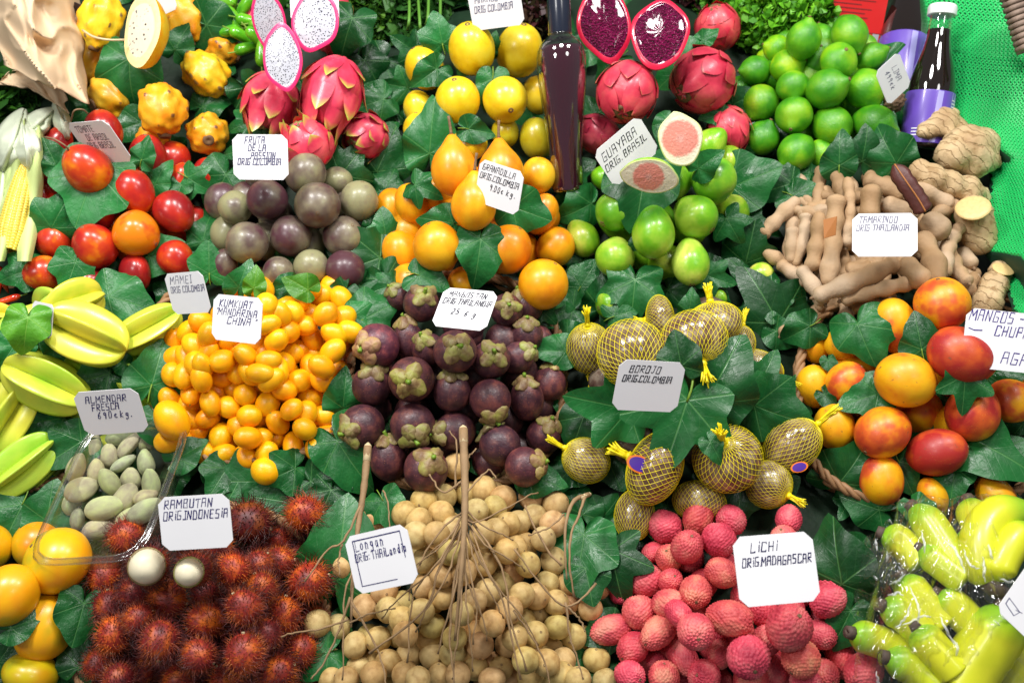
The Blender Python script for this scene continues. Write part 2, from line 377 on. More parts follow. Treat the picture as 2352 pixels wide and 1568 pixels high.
# dragon fruits
def flap(theta, phi, ln, wd, lift, seed):
    """one scale: rooted on the skin, its free end leaning off it toward the +z end"""
    r = random.Random(seed); nrow = 6; v = []; a = []
    for i in range(nrow):
        s = i / (nrow - 1); th = theta - ln * s * (1 - .35 * lift * s); rr = 1.0 + .02 + lift * .55 * s ** 1.8 * ln
        w = wd * (1 - s ** 1.7) * (1 + .3 * s) + .012
        for j in (-1, -.5, 0, .5, 1):
            ph = phi + j * w / max(.35, math.sin(max(.25, th))); q = rr - .035 * abs(j) * (1 - s) + .02 * j * r.uniform(-1, 1) * s
            v.append((q * math.sin(th) * math.cos(ph), q * math.sin(th) * math.sin(ph), q * math.cos(th))); a.append(s * (.75 + .25 * abs(j)))
    return v, grid_faces(5, nrow, False), a
def dragon(nm, mat, s, tips=1.0, nrow=4):
    T, P = sphere_pts(40, 28); R = .97 + .03 * lump(T, P, s) + .025 * np.cos(6 * P + 3 * T)
    X = np.stack([R * np.sin(T) * np.cos(P), R * np.sin(T) * np.sin(P), R * np.cos(T)], 1)
    mb = MB(); mb.add(X, [q[::-1] for q in grid_faces(40, 28)])
    rr = random.Random(s)
    for row in range(nrow):
        n = 5 if row < nrow - 1 else 6; th = 2.45 - row * (2.0 / nrow)
        for k in range(n):
            ph = 2 * math.pi * (k + .5 * (row % 2)) / n + rr.uniform(-.15, .15)
            v, f, a = flap(th + rr.uniform(-.1, .1), ph, rr.uniform(.55, .8) * (1 + .25 * tips * (row == nrow - 1)), rr.uniform(.26, .36), (rr.uniform(.15, .6) * (1 + tips * (row / nrow)) if tips > .5 else rr.uniform(.02, .28)), s * 50 + row * 9 + k)
            mb.add(v, f, 0, a)
    return mb.mesh(nm, [mat])
kind('dragon fruit', [dragon('dragon_fruit', M['dragon skin'], s) for s in (1, 2, 3)], [('blossom_end', disc_mesh('blossom_end', M['calyx green'], .24, .96, .1, 5))])
kind('red dragon fruit', [dragon('dragon_fruit', M['red dragon skin'], s, .3, 4) for s in (4, 5, 6)], [('blossom_end', disc_mesh('blossom_end', M['scar brown'], .30, .93, .12, 0))])
# smooth round fruits
def round_kind(nm, mat, lumpy=.03, seeds=3, zf=None, parts=(), nm2=None, egg=0.0, nu=32, nv=20):
    kind(nm, [spheroid(nm2 or nm.replace(' ', '_'), lambda T, P, s=s: 1 + lumpy * lump(T, P, s + .5, 1.2) - egg * np.cos(T) * np.sin(T) ** 2, [mat], nu, nv) for s in range(seeds)], parts, nm2)
round_kind('yellow maracuya', M['maracuya skin'], .035, 3, parts=[('stem_scar', disc_mesh('stem_scar', M['scar brown'], .13, .99, .05))])
round_kind('tamarillo', M['tamarillo skin'], .03, 3, egg=.10, parts=[('stem_scar', disc_mesh('stem_scar', M['stem brown'], .09, .99, .05))])
round_kind('passion fruit', M['passion skin'], .04, 3, parts=[('stem_scar', disc_mesh('stem_scar', M['scar brown'], .09, .98, .05))])
def gran_r(T, P, s): return 1 + .025 * lump(T, P, s) + .30 * np.exp(-(T / .30) ** 2) + .10 * np.exp(-(T / .7) ** 2)
kind('granadilla', [spheroid('granadilla', lambda T, P, s=s: gran_r(T, P, s), [M['granadilla skin']], 32, 28) for s in range(2)], [('stem', stem_mesh('stem', M['stem brown'], .07, 1.36, 2.05, .06, 1.3))])
round_kind('stemless granadilla', M['granadilla skin'], .03, 2, nm2='granadilla', parts=[('stem_scar', disc_mesh('stem_scar', M['scar brown'], .08, .99, .04))])
def guava_r(T, P, s): return 1 + .03 * lump(T, P, s) - .07 * np.exp(-((T - .9) / .5) ** 2) + .08 * np.exp(-(T / .55) ** 2)
kind('guava', [spheroid('guava', lambda T, P, s=s: guava_r(math.pi - T, P, s), [M['guava skin']], 40, 24) for s in range(3)], [('blossom_end', disc_mesh('blossom_end', M['scar brown'], .15, .985, .06, 5))])
# star fruit: five winged ribs
def star_r(T, P, s):
    w = np.abs(((P * 5 / (2 * math.pi)) % 1) - .5) * 2      # 1 at groove middle, 0 at rib
    rib = .32 + .74 * (1 - w) ** 1.05
    return rib
def star(s):
    T, P = sphere_pts(100, 30); R = star_r(T, P, s); e = np.sin(T) ** .8
    X = np.stack([R * e * np.cos(P), R * e * np.sin(P), np.cos(T) * (1 + .0 * R)], 1)
    X[:, 0] += .06 * np.cos(T * 1.4 + s); X += .015 * lump(T, P, s, 2)[:, None]
    return make_mesh('star_fruit', X, [q[::-1] for q in grid_faces(100, 30)], [M['star fruit skin']])
kind('star fruit', [star(s) for s in range(2)], [('stem_scar', disc_mesh('stem_scar', M['scar brown'], .07, .98, .04))])
round_kind('kumquat', M['kumquat skin'], .025, 3, parts=[('stem_scar', disc_mesh('stem_scar', M['stem green'], .09, .995, .035))], nu=28, nv=16)
# mangosteen
def calyx(s):
    mb = MB(); r = random.Random(s)
    for k in range(4):
        ph = k * math.pi / 2 + r.uniform(-.12, .12); T, P = sphere_pts(16, 10)
        k_ = r.uniform(.82, 1.05); L = np.stack([.46 * k_ * np.sin(T) * np.cos(P), .40 * k_ * np.sin(T) * np.sin(P), .15 * np.cos(T)], 1)
        L[:, 2] += .16 * (L[:, 1] / .40) ** 2 * -1 + r.uniform(-.1, .45) * np.clip(L[:, 0], 0, 1) ** 2 * 2 + .05 * np.sin(6 * P)* np.sin(T)
        tl = .62 + r.uniform(-.15, .2); c, sn = math.cos(tl), math.sin(tl)
        X = L[:, 0] * c + L[:, 2] * sn; Z = -L[:, 0] * sn + L[:, 2] * c
        X = X + .44; Z = Z + .93 + r.uniform(-.02, .05)
        mb.add(np.stack([X * math.cos(ph) - L[:, 1] * math.sin(ph), X * math.sin(ph) + L[:, 1] * math.cos(ph), Z], 1), [q[::-1] for q in grid_faces(16, 10)])
    v, f = lathe_vf([(.30, .93), (.26, 1.03), (.10, 1.09), (.001, 1.1)], 16, False); mb.add(v, f)
    return mb.mesh('calyx', [M['calyx green']])
round_kind('mangosteen', M['mangosteen skin'], .035, 3, parts=[('calyx', [calyx(s) for s in range(3)]), ('stem', stem_mesh('stem', M['stem green'], .115, 1.02, 1.36, .12, 1.2))])
# borojo in a net
def net(s):
    """twisted net: two families of strands crossing in long diamonds, gathered at both ends"""
    mb = MB(); n = 34; rows = 19; r = random.Random(s)
    def pt(i, j):
        th = .10 + (math.pi - .22) * (j / rows); ph = 2 * math.pi * (i + .5 * (j % 2)) / n
        q = 1.035; return np.array([q * math.sin(th) * math.cos(ph), q * math.sin(th) * math.sin(ph), q * math.cos(th)])
    def seg(a, b, rad):
        d = unit(b - a); nn = unit((a + b)); s_ = unit(np.cross(d, nn)); o = rad * s_; h = rad * .8 * nn
        v = [a - o, a + h, a + o, b - o, b + h, b + o]; mb.add(v, [(0, 1, 4, 3), (1, 2, 5, 4)])
    for j in range(rows):
        for i in range(n):
            a = pt(i, j); k1 = i if j % 2 == 0 else i + 1; k0 = i - 1 if j % 2 == 0 else i
            for k in (k0, k1): seg(a, pt(k % n, j + 1), .0070)
    return mb.mesh('net', [M['net yellow']], smooth=False)
def tuft(s):
    mb = MB(); r = random.Random(s)
    v, f = lathe_vf([(.06, .98), (.13, 1.04), (.15, 1.11), (.10, 1.17), (.09, 1.2)], 12); mb.add(v, f)
    for k in range(26):
        a = r.uniform(0, 6.28); d = r.uniform(0, .09); e = d + r.uniform(0, .16); l = r.uniform(.5, .85)
        p = smooth_path([(d * math.cos(a), d * math.sin(a), 1.15), (d * math.cos(a) * 1.1, d * math.sin(a) * 1.1, 1.15 + l * .5), (e * math.cos(a + .4), e * math.sin(a + .4), 1.15 + l)], 5)
        mb.add(*tube_vf(p, [.034, .036, .034, .03, .018], 5))
    return mb.mesh('knot', [M['net yellow']])
round_kind('borojo', M['borojo skin'], .04, 2, parts=[('net', [net(s) for s in range(2)]), ('knot', [tuft(s) for s in range(3)])])
# mango, almond, rambutan, longan, lychee, orange fruit
def mango_r(T, P, s): return 1 + .035 * lump(T, P, s, 1) + .07 * np.cos(P) * np.sin(T) * np.cos(T) + .03 * np.exp(-((math.pi - T) / .35) ** 2)
kind('mango', [spheroid('mango', lambda T, P, s=s: mango_r(T, P, s), [M['mango skin']], 36, 24) for s in range(3)], [('stem_scar', disc_mesh('stem_scar', M['scar brown'], .08, 1.0, .04))])
def alm_r(T, P, s):
    seam = np.exp(-((P - math.pi) / .16) ** 2)
    return (1 + .05 * lump(T, P, s) - .12 * np.exp(-(T / .3) ** 2) + .05 * seam * np.sin(T)) * np.where(np.abs(np.sin(P)) > 0, 1, 1)
def alm(s):
    m = spheroid('green_almond', lambda T, P: alm_r(T, P, s), [M['almond fuzz']], 28, 20)
    for v in m.vertices: v.co.y *= .72; k = 1 - .16 * v.co.z - .22 * abs(v.co.z) ** 3; v.co.x *= k; v.co.y *= k
    return m
kind('green almond', [alm(s) for s in range(3)], [('stem_scar', disc_mesh('stem_scar', M['scar brown'], .09, .86, .04))])
def hair(s, n=330, ln=.56, rad=.0175):
    mb = MB(); r = np.random.default_rng(s); c = fib(n) + r.normal(0, .03, (n, 3)); c /= np.linalg.norm(c, axis=1)[:, None]
    sw = r.normal(0, 1, 3)
    for d in c:
        l = ln * r.uniform(.75, 1.25); t1 = unit(np.cross(d, r.normal(0, 1, 3))); t2 = unit(np.cross(d, sw) + .3 * r.normal(0, 1, 3))
        p = smooth_path([d * .97, d * (1 + l * .35) + t1 * l * .14, d * (1 + l * .66) + t1 * l * .34 + t2 * l * .26, d * (1 + l * .72) + t1 * l * .52 + t2 * l * .66], 5)
        v, f = tube_vf(p, [rad * 2.0, rad * 1.1, rad * .85, rad * .6, rad * .2], 3, False); mb.add(v, f, 0, np.repeat(np.linspace(0, 1, 5), 3))
    return mb.mesh('hair', [M['rambutan hair']])
HAIRS = [hair(s) for s in range(4)]
round_kind('rambutan', M['rambutan skin'], .03, 2, parts=[('hair', HAIRS), ('stem_scar', disc_mesh('stem_scar', M['twig pale'], .10, 1.02, .10))])
round_kind('longan', M['longan skin'], .03, 3, parts=[('stem_scar', disc_mesh('stem_scar', M['stem brown'], .10, .985, .07))], nu=28, nv=16)
def lychee(s):
    bf = bumpfield(400, .088, .45, s, 1.4)
    def r(T, P): return   .93 + .04 * lump(T, P, s, 1.1) + .075 * bf(T, P) - .10 * np.exp(-(T / .4) ** 2) + .08 * np.exp(-((math.pi - T) / .5) ** 2)
    return spheroid('lychee', r, [M['lychee skin']], 110, 64, lambda T, P, R: R * np.cos(T) * (1 + .05 * np.cos(T)))
kind('lychee', [lychee(s) for s in range(3)], [('stem_scar', disc_mesh('stem_scar', M['stem brown'], .10, .90, .07))])
round_kind('orange fruit', M['orange fruit skin'], .02, 2, parts=[('stem_scar', disc_mesh('stem_scar', M['scar brown'], .06, 1.0, .03))])
# chilli / padron pepper
fruit_mat('pepper skin', [(.1, (.04, .24, .006)), (.5, (.09, .36, .01)), (.9, (.17, .46, .02))], .9, .22, .3)
fruit_mat('red pepper skin', [(.1, (.40, .012, .008)), (.5, (.62, .03, .01)), (.9, (.70, .08, .012))], .9, .2, .4)
def pepper(s, nm, mat):
    r = random.Random(s); p = smooth_path([(0, 0, 1), (.1, .1, .4), (.05, .2, -.3), (-.25, .1, -1)], 16)
    mb = MB(); mb.add(*tube_vf(p, [.15, .42, .58, .65, .66, .66, .65, .63, .60, .57, .53, .48, .40, .32, .2, .06], 12)); return mb.mesh(nm, [mat])
kind('green pepper', [pepper(s, 'green_pepper', M['pepper skin']) for s in range(2)], [('stem', stem_mesh('stem', M['stem green'], .09, .98, 1.45, .15))], cat='vegetable')
kind('red chilli', [pepper(s, 'red_chilli', M['red pepper skin']) for s in range(2)], [('stem', stem_mesh('stem', M['stem green'], .09, .98, 1.45, .15))], cat='vegetable')

# ---------------------------------------------------------------- placing
ALLFRUIT = []
def basis(p, alpha, tau, spin):
    T = toward(p); al, ta = math.radians(alpha), math.radians(tau)
    R = unit(RIGHT - (RIGHT @ T) * T); U = np.cross(T, R)
    z = math.cos(ta) * (math.cos(al) * R + math.sin(al) * U) + math.sin(ta) * T
    x = unit(np.cross(z, T) if abs(z @ T) < .98 else np.cross(z, U)); y = np.cross(z, x)
    c, s = math.cos(spin), math.sin(spin)
    return c * x + s * y, -s * x + c * y, z
def mat4(x, y, z, p, sx, sy, sz):
    return Matrix(((x[0] * sx, y[0] * sy, z[0] * sz, p[0]), (x[1] * sx, y[1] * sy, z[1] * sz, p[1]), (x[2] * sx, y[2] * sy, z[2] * sz, p[2]), (0, 0, 0, 1)))
PROTO = {}
def build(kd, mw, col, variant, label, group, parts=True):
    k = K[kd]; bi = variant % len(k['bodies']); key = (kd, bi, variant % 3, parts)
    if key not in PROTO:
        o = new_obj(k['nm'], k['bodies'][bi])
        for pn, pm in (k['parts'] if parts else []):
            new_obj(pn, pm[variant % len(pm)] if isinstance(pm, list) else pm, o)
        PROTO[key] = o
    else:
        src = PROTO[key]; o = src.copy(); COL.objects.link(o)
        for ch in src.children:
            c = ch.copy(); c.parent = o; COL.objects.link(c)
    o.matrix_world = mw; o.color = (*col, 1)
    for ch in o.children: ch.color = (*col, 1)
    return tag(o, label, k['cat'], group)
ORD = 'first second third fourth fifth sixth seventh eighth ninth tenth eleventh twelfth thirteenth fourteenth fifteenth sixteenth seventeenth eighteenth nineteenth twentieth'.split()
def row_words(items, rowh):
    """(row, place from the left) in words for items spread in loose rows"""
    its = sorted(range(len(items)), key=lambda i: items[i][1]); rows = []; 
    for i in its:
        if rows and items[i][1] - rows[-1][0] < rowh: rows[-1][1].append(i)
        else: rows.append([items[i][1], [i]])
    out = {}
    for ri, (_, ids) in enumerate(rows):
        for ci, i in enumerate(sorted(ids, key=lambda q: items[q][0])): out[i] = (ORD[min(ri, 19)], ORD[min(ci, 19)])
    return out
def relax(rs, n=50, gap=.90):
    """fruits that would cut into each other move apart along their line of sight until they only touch"""
    N = len(rs); 
    if N < 2: return
    D = np.array([r['dir'] for r in rs]); t = np.array([r['t'] for r in rs]); R = np.array([r['R'] for r in rs]); pri = t.copy()
    Rr = (R[:, None] + R[None, :]) * gap
    for _ in range(n):
        P = CAM + D * t[:, None]; d = np.linalg.norm(P[:, None] - P[None], axis=2) + np.eye(N)
        ov = np.where((d < Rr) & ~np.eye(N, dtype=bool), Rr - d, 0)
        if ov.max() < 1e-4: break
        front = (t[:, None] < t[None]) | ((t[:, None] == t[None]) & (np.arange(N)[:, None] < np.arange(N)[None]))
        t = t + np.clip(np.where(front, -ov, ov * .5).sum(1), -.004, .004)
        t = np.clip(t, pri - R * 2.4, pri + R * .9)
    for r, tt in zip(rs, t): r['s'] = tt / r['t']; r['t'] = tt
def heap(kd, rows, lift=.8, group=None, tints=None, labels=None, lab=None, rowh=60, parts=True, gap=.9, ripe=None, tilt=None, col=(1, 1, 1), seed=1):
    """rows: (u, v, a, b, alpha, tau, colour, extra lift) in picture units; missing values are drawn at random"""
    r = random.Random(seed); recs = []
    for i, q in enumerate(rows):
        q = list(q) + [None] * (9 - len(q)); u, v, a, b, al, ta, c, ex, adj = q
        b = a if b is None else b
        if al is None: al = r.uniform(0, 360)
        if ta is None: ta = r.uniform(-30, 60) if tilt is None else r.uniform(*tilt)
        m = (a + b) / 2; p, t = at(u, v, 0); R = m * t / FPX
        p, t = at(u, v, R * (lift + (ex or 0)))
        recs.append(dict(u=u, v=v, a=a, b=b, al=al, ta=ta, c=c, dir=ray(u, v), t=t, R=min(a, b) * t / FPX * 1.02, i=i, adj=adj))
    relax(recs, gap=gap)
    words = row_words([(q['u'], q['v']) for q in recs], rowh); objs = []
    for q in recs:
        p = CAM + q['dir'] * q['t']; s = q['t'] / FPX; x, y, z = basis(p, q['al'], q['ta'], r.uniform(0, 6.28))
        c = q['c']
        if c is None: c = (r.uniform(.3, .7),) * 3 if ripe is None and kd in ('tamarillo', 'passion fruit', 'mango') else tuple(r.uniform(.88, 1.08) * k for k in col)
        elif np.isscalar(c): c = (c, c, c)
        i = q['i']; rw, pl = words[i]
        label = labels[i] if labels and i < len(labels) and labels[i] else lab.format(row=rw, place=pl, adj=q['adj'] or '').strip()
        o = build(kd, mat4(x, y, z, p, q['a'] * s, q['a'] * s, q['b'] * s), c, i * 7 + seed, label, group, parts); objs.append(o)
        q['obj'] = o; q['p'] = p; ALLFRUIT.append(q)
    return recs
# ---------------------------------------------------------------- ivy leaves
def ivy(s, shape):
    r = random.Random(s); na, nr = 72, 8
    if shape == 'ivy': kp = [(0, 1), (29, .56), (57, .80), (84, .47), (116, .56), (150, .34), (180, .06)]
    elif shape == 'broad': kp = [(0, 1), (32, .68), (56, .76), (88, .58), (118, .58), (152, .42), (180, .08)]
    else: kp = [(0, 1), (18, .74), (45, .60), (90, .52), (130, .50), (160, .40), (180, .08)]
    jl = [r.uniform(.9, 1.1) for _ in range(20)]
    V = [(0, 0, 0)]; c1 = r.uniform(.12, .55); c2 = r.uniform(.03, .10); ph = r.uniform(0, 6.28); fold = r.uniform(.05, .30); tipd = r.uniform(-.1, .35); sk = r.uniform(-.10, .10)
    for j in range(1, nr + 1):
        q = j / nr
        for i in range(na):
            a = -math.pi + 2 * math.pi * i / na; d = abs(math.degrees(a)); side = 0 if a < 0 else 1
            for k in range(len(kp) - 1):
                if kp[k][0] <= d <= kp[k + 1][0] + 1e-6:
                    f = (d - kp[k][0]) / (kp[k + 1][0] - kp[k][0]); ra, rb = kp[k][1] * jl[k * 2 + side] if 0 < k < 6 else kp[k][1], kp[k + 1][1] * jl[k * 2 + 2 + side] if k < 5 else kp[k + 1][1]
                    up = ra > rb; g = (f ** .85 if up else f ** 1.25) ; g = g * .5 + .5 * (f * f * (3 - 2 * f)); R = ra + (rb - ra) * g; break
            x, y = q * R * math.sin(a) * .98, q * R * math.cos(a); x += sk * y * y
            z = fold * abs(x) - c1 * (x * x + (y - .3) ** 2) + c2 * math.sin(5 * a + ph) * q ** 2 + .009 * math.sin(11 * a + ph * 2) * q ** 3 - tipd * max(0, y - .35) ** 2
            V.append((x, y, z))
    F = [(0, 1 + (i + 1) % na, 1 + i) for i in range(na)]
    for j in range(nr - 1):
        for i in range(na):
            a, b = 1 + j * na + i, 1 + j * na + (i + 1) % na; F.append((a, b, b + na, a + na))
    return make_mesh('ivy_leaf', V, F, [M['ivy leaf']])
LEAFM = {k: [ivy(s + 10 * i, k) for s in range(7)] for i, k in enumerate(('ivy', 'broad', 'heart'))}
LITLEAF = {}
def stalk():
    mb = MB(); mb.add(*tube_vf(smooth_path([(0, .02, .0), (0, -.15, .01), (.03, -.36, -.06)], 6), .014, 6)); return mb.mesh('leaf_stalk', [M['stem green']])
STALK = stalk(); LEAVES = []
def clear_of_fruit(u, v, size, t):
    """a blade that would cut through the front of a fruit is laid over that fruit instead"""
    need = t
    for q in ALLFRUIT:
        if math.hypot(q['u'] - u, q['v'] - v) < .30 * size + .35 * q['a'] and q['t'] - q['R'] < t < q['t'] - .15 * q['R']:
            w = q['t'] - q['R'] * 1.04
            if t - w < .026: need = min(need, w)
    return need
def leaf(u, v, size, ang, dh=.02, shape='ivy', tone=1.0, face=.55, roll=0, pitch=0, lit=False, stalky=False, label=None, over=True):
    """u, v: middle of the blade; size: base to tip; ang: where the tip points; face: 0 lies on the bed, 1 faces the camera"""
    p, t = at(u, v, dh); t = clear_of_fruit(u, v, size, t) if over else t; p = CAM + ray(u, v) * t; s = size * (.56 + .12 * ((len(LEAVES) * 37 % 11) / 10)) * t / FPX; al = math.radians(ang)
    n = unit(face * toward(p) + (1 - face) * NRM); T = toward(p); R = unit(RIGHT - (RIGHT @ T) * T); U = np.cross(T, R)
    y = math.cos(al) * R + math.sin(al) * U; x = unit(np.cross(y, n))
    ro, pi_ = math.radians(roll), math.radians(pitch)
    n = unit(np.cross(x, y)); n = unit(n * math.cos(ro) + x * math.sin(ro)); x = unit(np.cross(y, n))
    n = unit(n * math.cos(pi_) + unit(y) * math.sin(pi_)); y = np.cross(n, x)
    me = LEAFM[shape][len(LEAVES) % 7]
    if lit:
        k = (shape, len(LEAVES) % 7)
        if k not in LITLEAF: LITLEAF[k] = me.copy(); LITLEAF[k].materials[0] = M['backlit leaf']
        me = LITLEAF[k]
    o = new_obj('ivy_leaf', me); o.matrix_world = mat4(x, y, n, p - y * .30 * s, s, s, s); o.color = (tone, tone, tone * .95, 1)
    if stalky: new_obj('leaf_stalk', STALK, o)
    LEAVES.append((o, u, v, label, size)); return o
def name_leaves():
    by = {}
    for o, u, v, lb, size in LEAVES:
        if lb: tag(o, lb, 'leaf', 'ivy leaves tucked among the fruit'); continue
        best = min(BUMPS, key=lambda k: ((u - BUMPS[k][0]) / BUMPS[k][2]) ** 2 + ((v - BUMPS[k][1]) / BUMPS[k][3]) ** 2)
        dx, dy = (u - BUMPS[best][0]) / BUMPS[best][2], (v - BUMPS[best][1]) / BUMPS[best][3]
        side = ('right of' if dx > 0 else 'left of') if abs(dx) > abs(dy) else ('below' if dy > 0 else 'above')
        if math.hypot(dx, dy) < .55: side = 'in the middle of'
        by.setdefault((best, side), []).append((o, u, v, size))
    for (h, side), L in by.items():
        hor = side in ('below', 'above', 'in the middle of'); L.sort(key=lambda q: q[1] if hor else q[2])
        for i, (o, u, v, size) in enumerate(L):
            w = 'large' if size > 165 else 'small' if size < 95 else 'green'
            od = '' if len(L) == 1 else ', ' + ORD[min(i, 19)] + (' from the left' if hor else ' from the top')
            tag(o, f'{w} ivy leaf {side} the {h}{od}', 'leaf', 'ivy leaves tucked among the fruit')

# ---------------------------------------------------------------- price cards with pen lettering
G = {'A': '0,0 .6,6 3.3,6 3.5,0|.3,3 3.4,3', 'B': '.2,0 .5,6 3.4,6 3,3.3 .4,3.2|3,3.3 3.6,0 .2,0', 'C': '3.7,5 3.6,6 .7,6 .3,0 3.5,0 3.7,1', 'D': '.2,0 .5,6 2.6,6 3.7,3.4 3.2,0 .2,0|0,0 .4,0',
 'E': '3.6,6 .6,6 .3,0 3.4,0|.4,3.1 2.8,3.1', 'F': '.3,0 .6,6 3.8,6|.4,3.1 2.8,3.1', 'G': '3.6,6 .6,6 .2,0 3.4,0 3.6,2.7 1.9,2.7', 'H': '.3,0 .5,6|3.4,0 3.6,6|.4,3 3.5,3', 'I': '1,0 1.2,6|.3,6 2,6|.1,0 1.8,0',
 'i': '1,0 1.1,4.2|1.2,5.5 1.25,6.2', 'J': '3,6 2.8,1 1.6,0 .6,.8|1.2,6 4,6', 'K': '.3,0 .6,6|3.6,6 .5,2.9 3.6,0', 'L': '.6,6 .3,0 3.4,0 3.5,.6', 'M': '0,0 .5,6 2.2,2.4 4.2,6 4.4,0', 'N': '.1,0 .5,6 3.2,0 3.7,6',
 'O': '.2,0 .6,6 3.6,6 3.4,0 .2,0', 'P': '.3,0 .6,6 3.5,6 3.4,3 .4,3', 'Q': '.2,1 .6,6 3.6,6 3.4,0 .2,1|2.4,1.6 4,-1', 'R': '.1,0 .5,6 3.3,6 3.3,3.2 .3,3 3.6,0', 'S': '3.5,6 .6,6 .4,3.2 3.3,3 3.1,0 .1,0', 'T': '1.9,0 2.1,6|.1,5.4 .3,6 4,6',
 'U': '.4,6 .3,0 3.3,0 3.6,6', 'V': '.2,6 1.9,0 3.8,6', 'X': '.2,0 3.8,6|.2,6 3.8,0', 'Y': '.2,6 2,3 3.8,6|2,3 1.9,0', 'Z': '.2,6 3.6,6 .2,0 3.6,0', '.': '.4,0 .8,.3', ':': '.5,.6 .7,1|.6,3.4 .8,3.8', '"': '.5,5 .8,6.2|1.5,5 1.8,6.2', '-': '.3,3 2.6,3', "'": '.5,5 .8,6.2',
 '0': '.6,0 .3,3 1,6 2.6,6 3,3 2.4,0 .6,0', '2': '.3,5 1.2,6 2.8,5.4 2.6,3.4 .2,0 3.2,0', '4': '2.4,0 2.8,6 .2,2 3.4,2', '5': '3,6 .6,6 .5,3.4 2.4,3.6 2.8,1.4 1.6,0 .2,.4', '6': '2.4,6 .6,3 .5,.6 2,0 2.8,1.6 2,2.8 .6,2.2', '9': '2.6,4 1,3.4 .5,5 1.6,6 2.8,5 2.4,0', '1': '.6,4.6 1.6,6 1.5,0',
 '€': '3,3.4 2,4 .9,3 1,.8 2.2,.2 3,.8|.2,2.2 2.2,2.2', 'g': '2.6,3.6 1,3.8 .5,2 1.6,1 2.5,2.2 2.6,3.6 2.5,-1.2 1.2,-2 .4,-1.2', 'k': '.4,0 .6,6|2.6,4 .5,1.8 2.8,0', 'o': '.4,1 .5,3 1.6,4 2.7,3 2.5,1 1.4,0 .4,1', 'n': '.4,0 .5,4|.5,3 1.6,4 2.6,3 2.5,0', 'a': '2.6,3.6 1.2,4 .4,2 1.2,0 2.4,1.4 2.6,3.8 2.6,0', 'l': '.6,0 .8,6.4', 'd': '2.5,3 1.2,3.8 .4,2 1.2,0 2.5,1.2|2.8,6.4 2.5,0', ' ': ''}
ADV = {'i': 2.5, 'I': 2.9, '.': 1.5, ':': 1.6, '"': 2.4, ' ': 2.6, 'M': 6.0, 'l': 1.6, '-': 3.2, "'": 1.5, '1': 2.8}
def text_strokes(txt, x, y, h, w, slant=.12, seed=0):
    """polylines of hand-drawn letters: (x, y) left baseline, h letter height, w whole width"""
    r = random.Random(seed); tot = sum(ADV.get(c, 5.3) for c in txt); sx = w / tot; sy = h / 6; out = []; cx = 0
    for c in txt:
        dy = r.uniform(-.25, .25); rot = r.uniform(-.04, .04)
        for st in G.get(c, '').split('|'):
            if not st: continue
            pl = [tuple(map(float, q.split(','))) for q in st.split()]
            out.append([(x + (cx + px + slant * py + r.uniform(-.08, .08)) * sx, y + (py + dy + rot * px + r.uniform(-.08, .08)) * sy) for px, py in pl])
        cx += ADV.get(c, 5.3)
    return out
def ribbons(strokes, wd, z, r):
    """each pen stroke is a flat ribbon of ink, every one a little above the last"""
    mb = MB(); k = 0
    for st in strokes:
        P = np.array(st)
        for a, b in zip(P[:-1], P[1:]):
            d = unit(b - a); n = np.array([-d[1], d[0]]) * wd * r.uniform(.34, .66); e = d * wd * .35
            q = [a - e - n, b + e - n, b + e + n, a - e + n]; zz = z + k * 1.1e-6; k += 1
            mb.add([(p[0], p[1], zz) for p in q], [(0, 1, 2, 3)])
    return mb
M['card'] = plain('card paper', (.80, .80, .83), .5, .4, 0, .03, 30)
INK = {}
def ink(col):
    if col not in INK: INK[col] = plain('ink', col, .6, .2, 0, .1, 200)
    return INK[col]
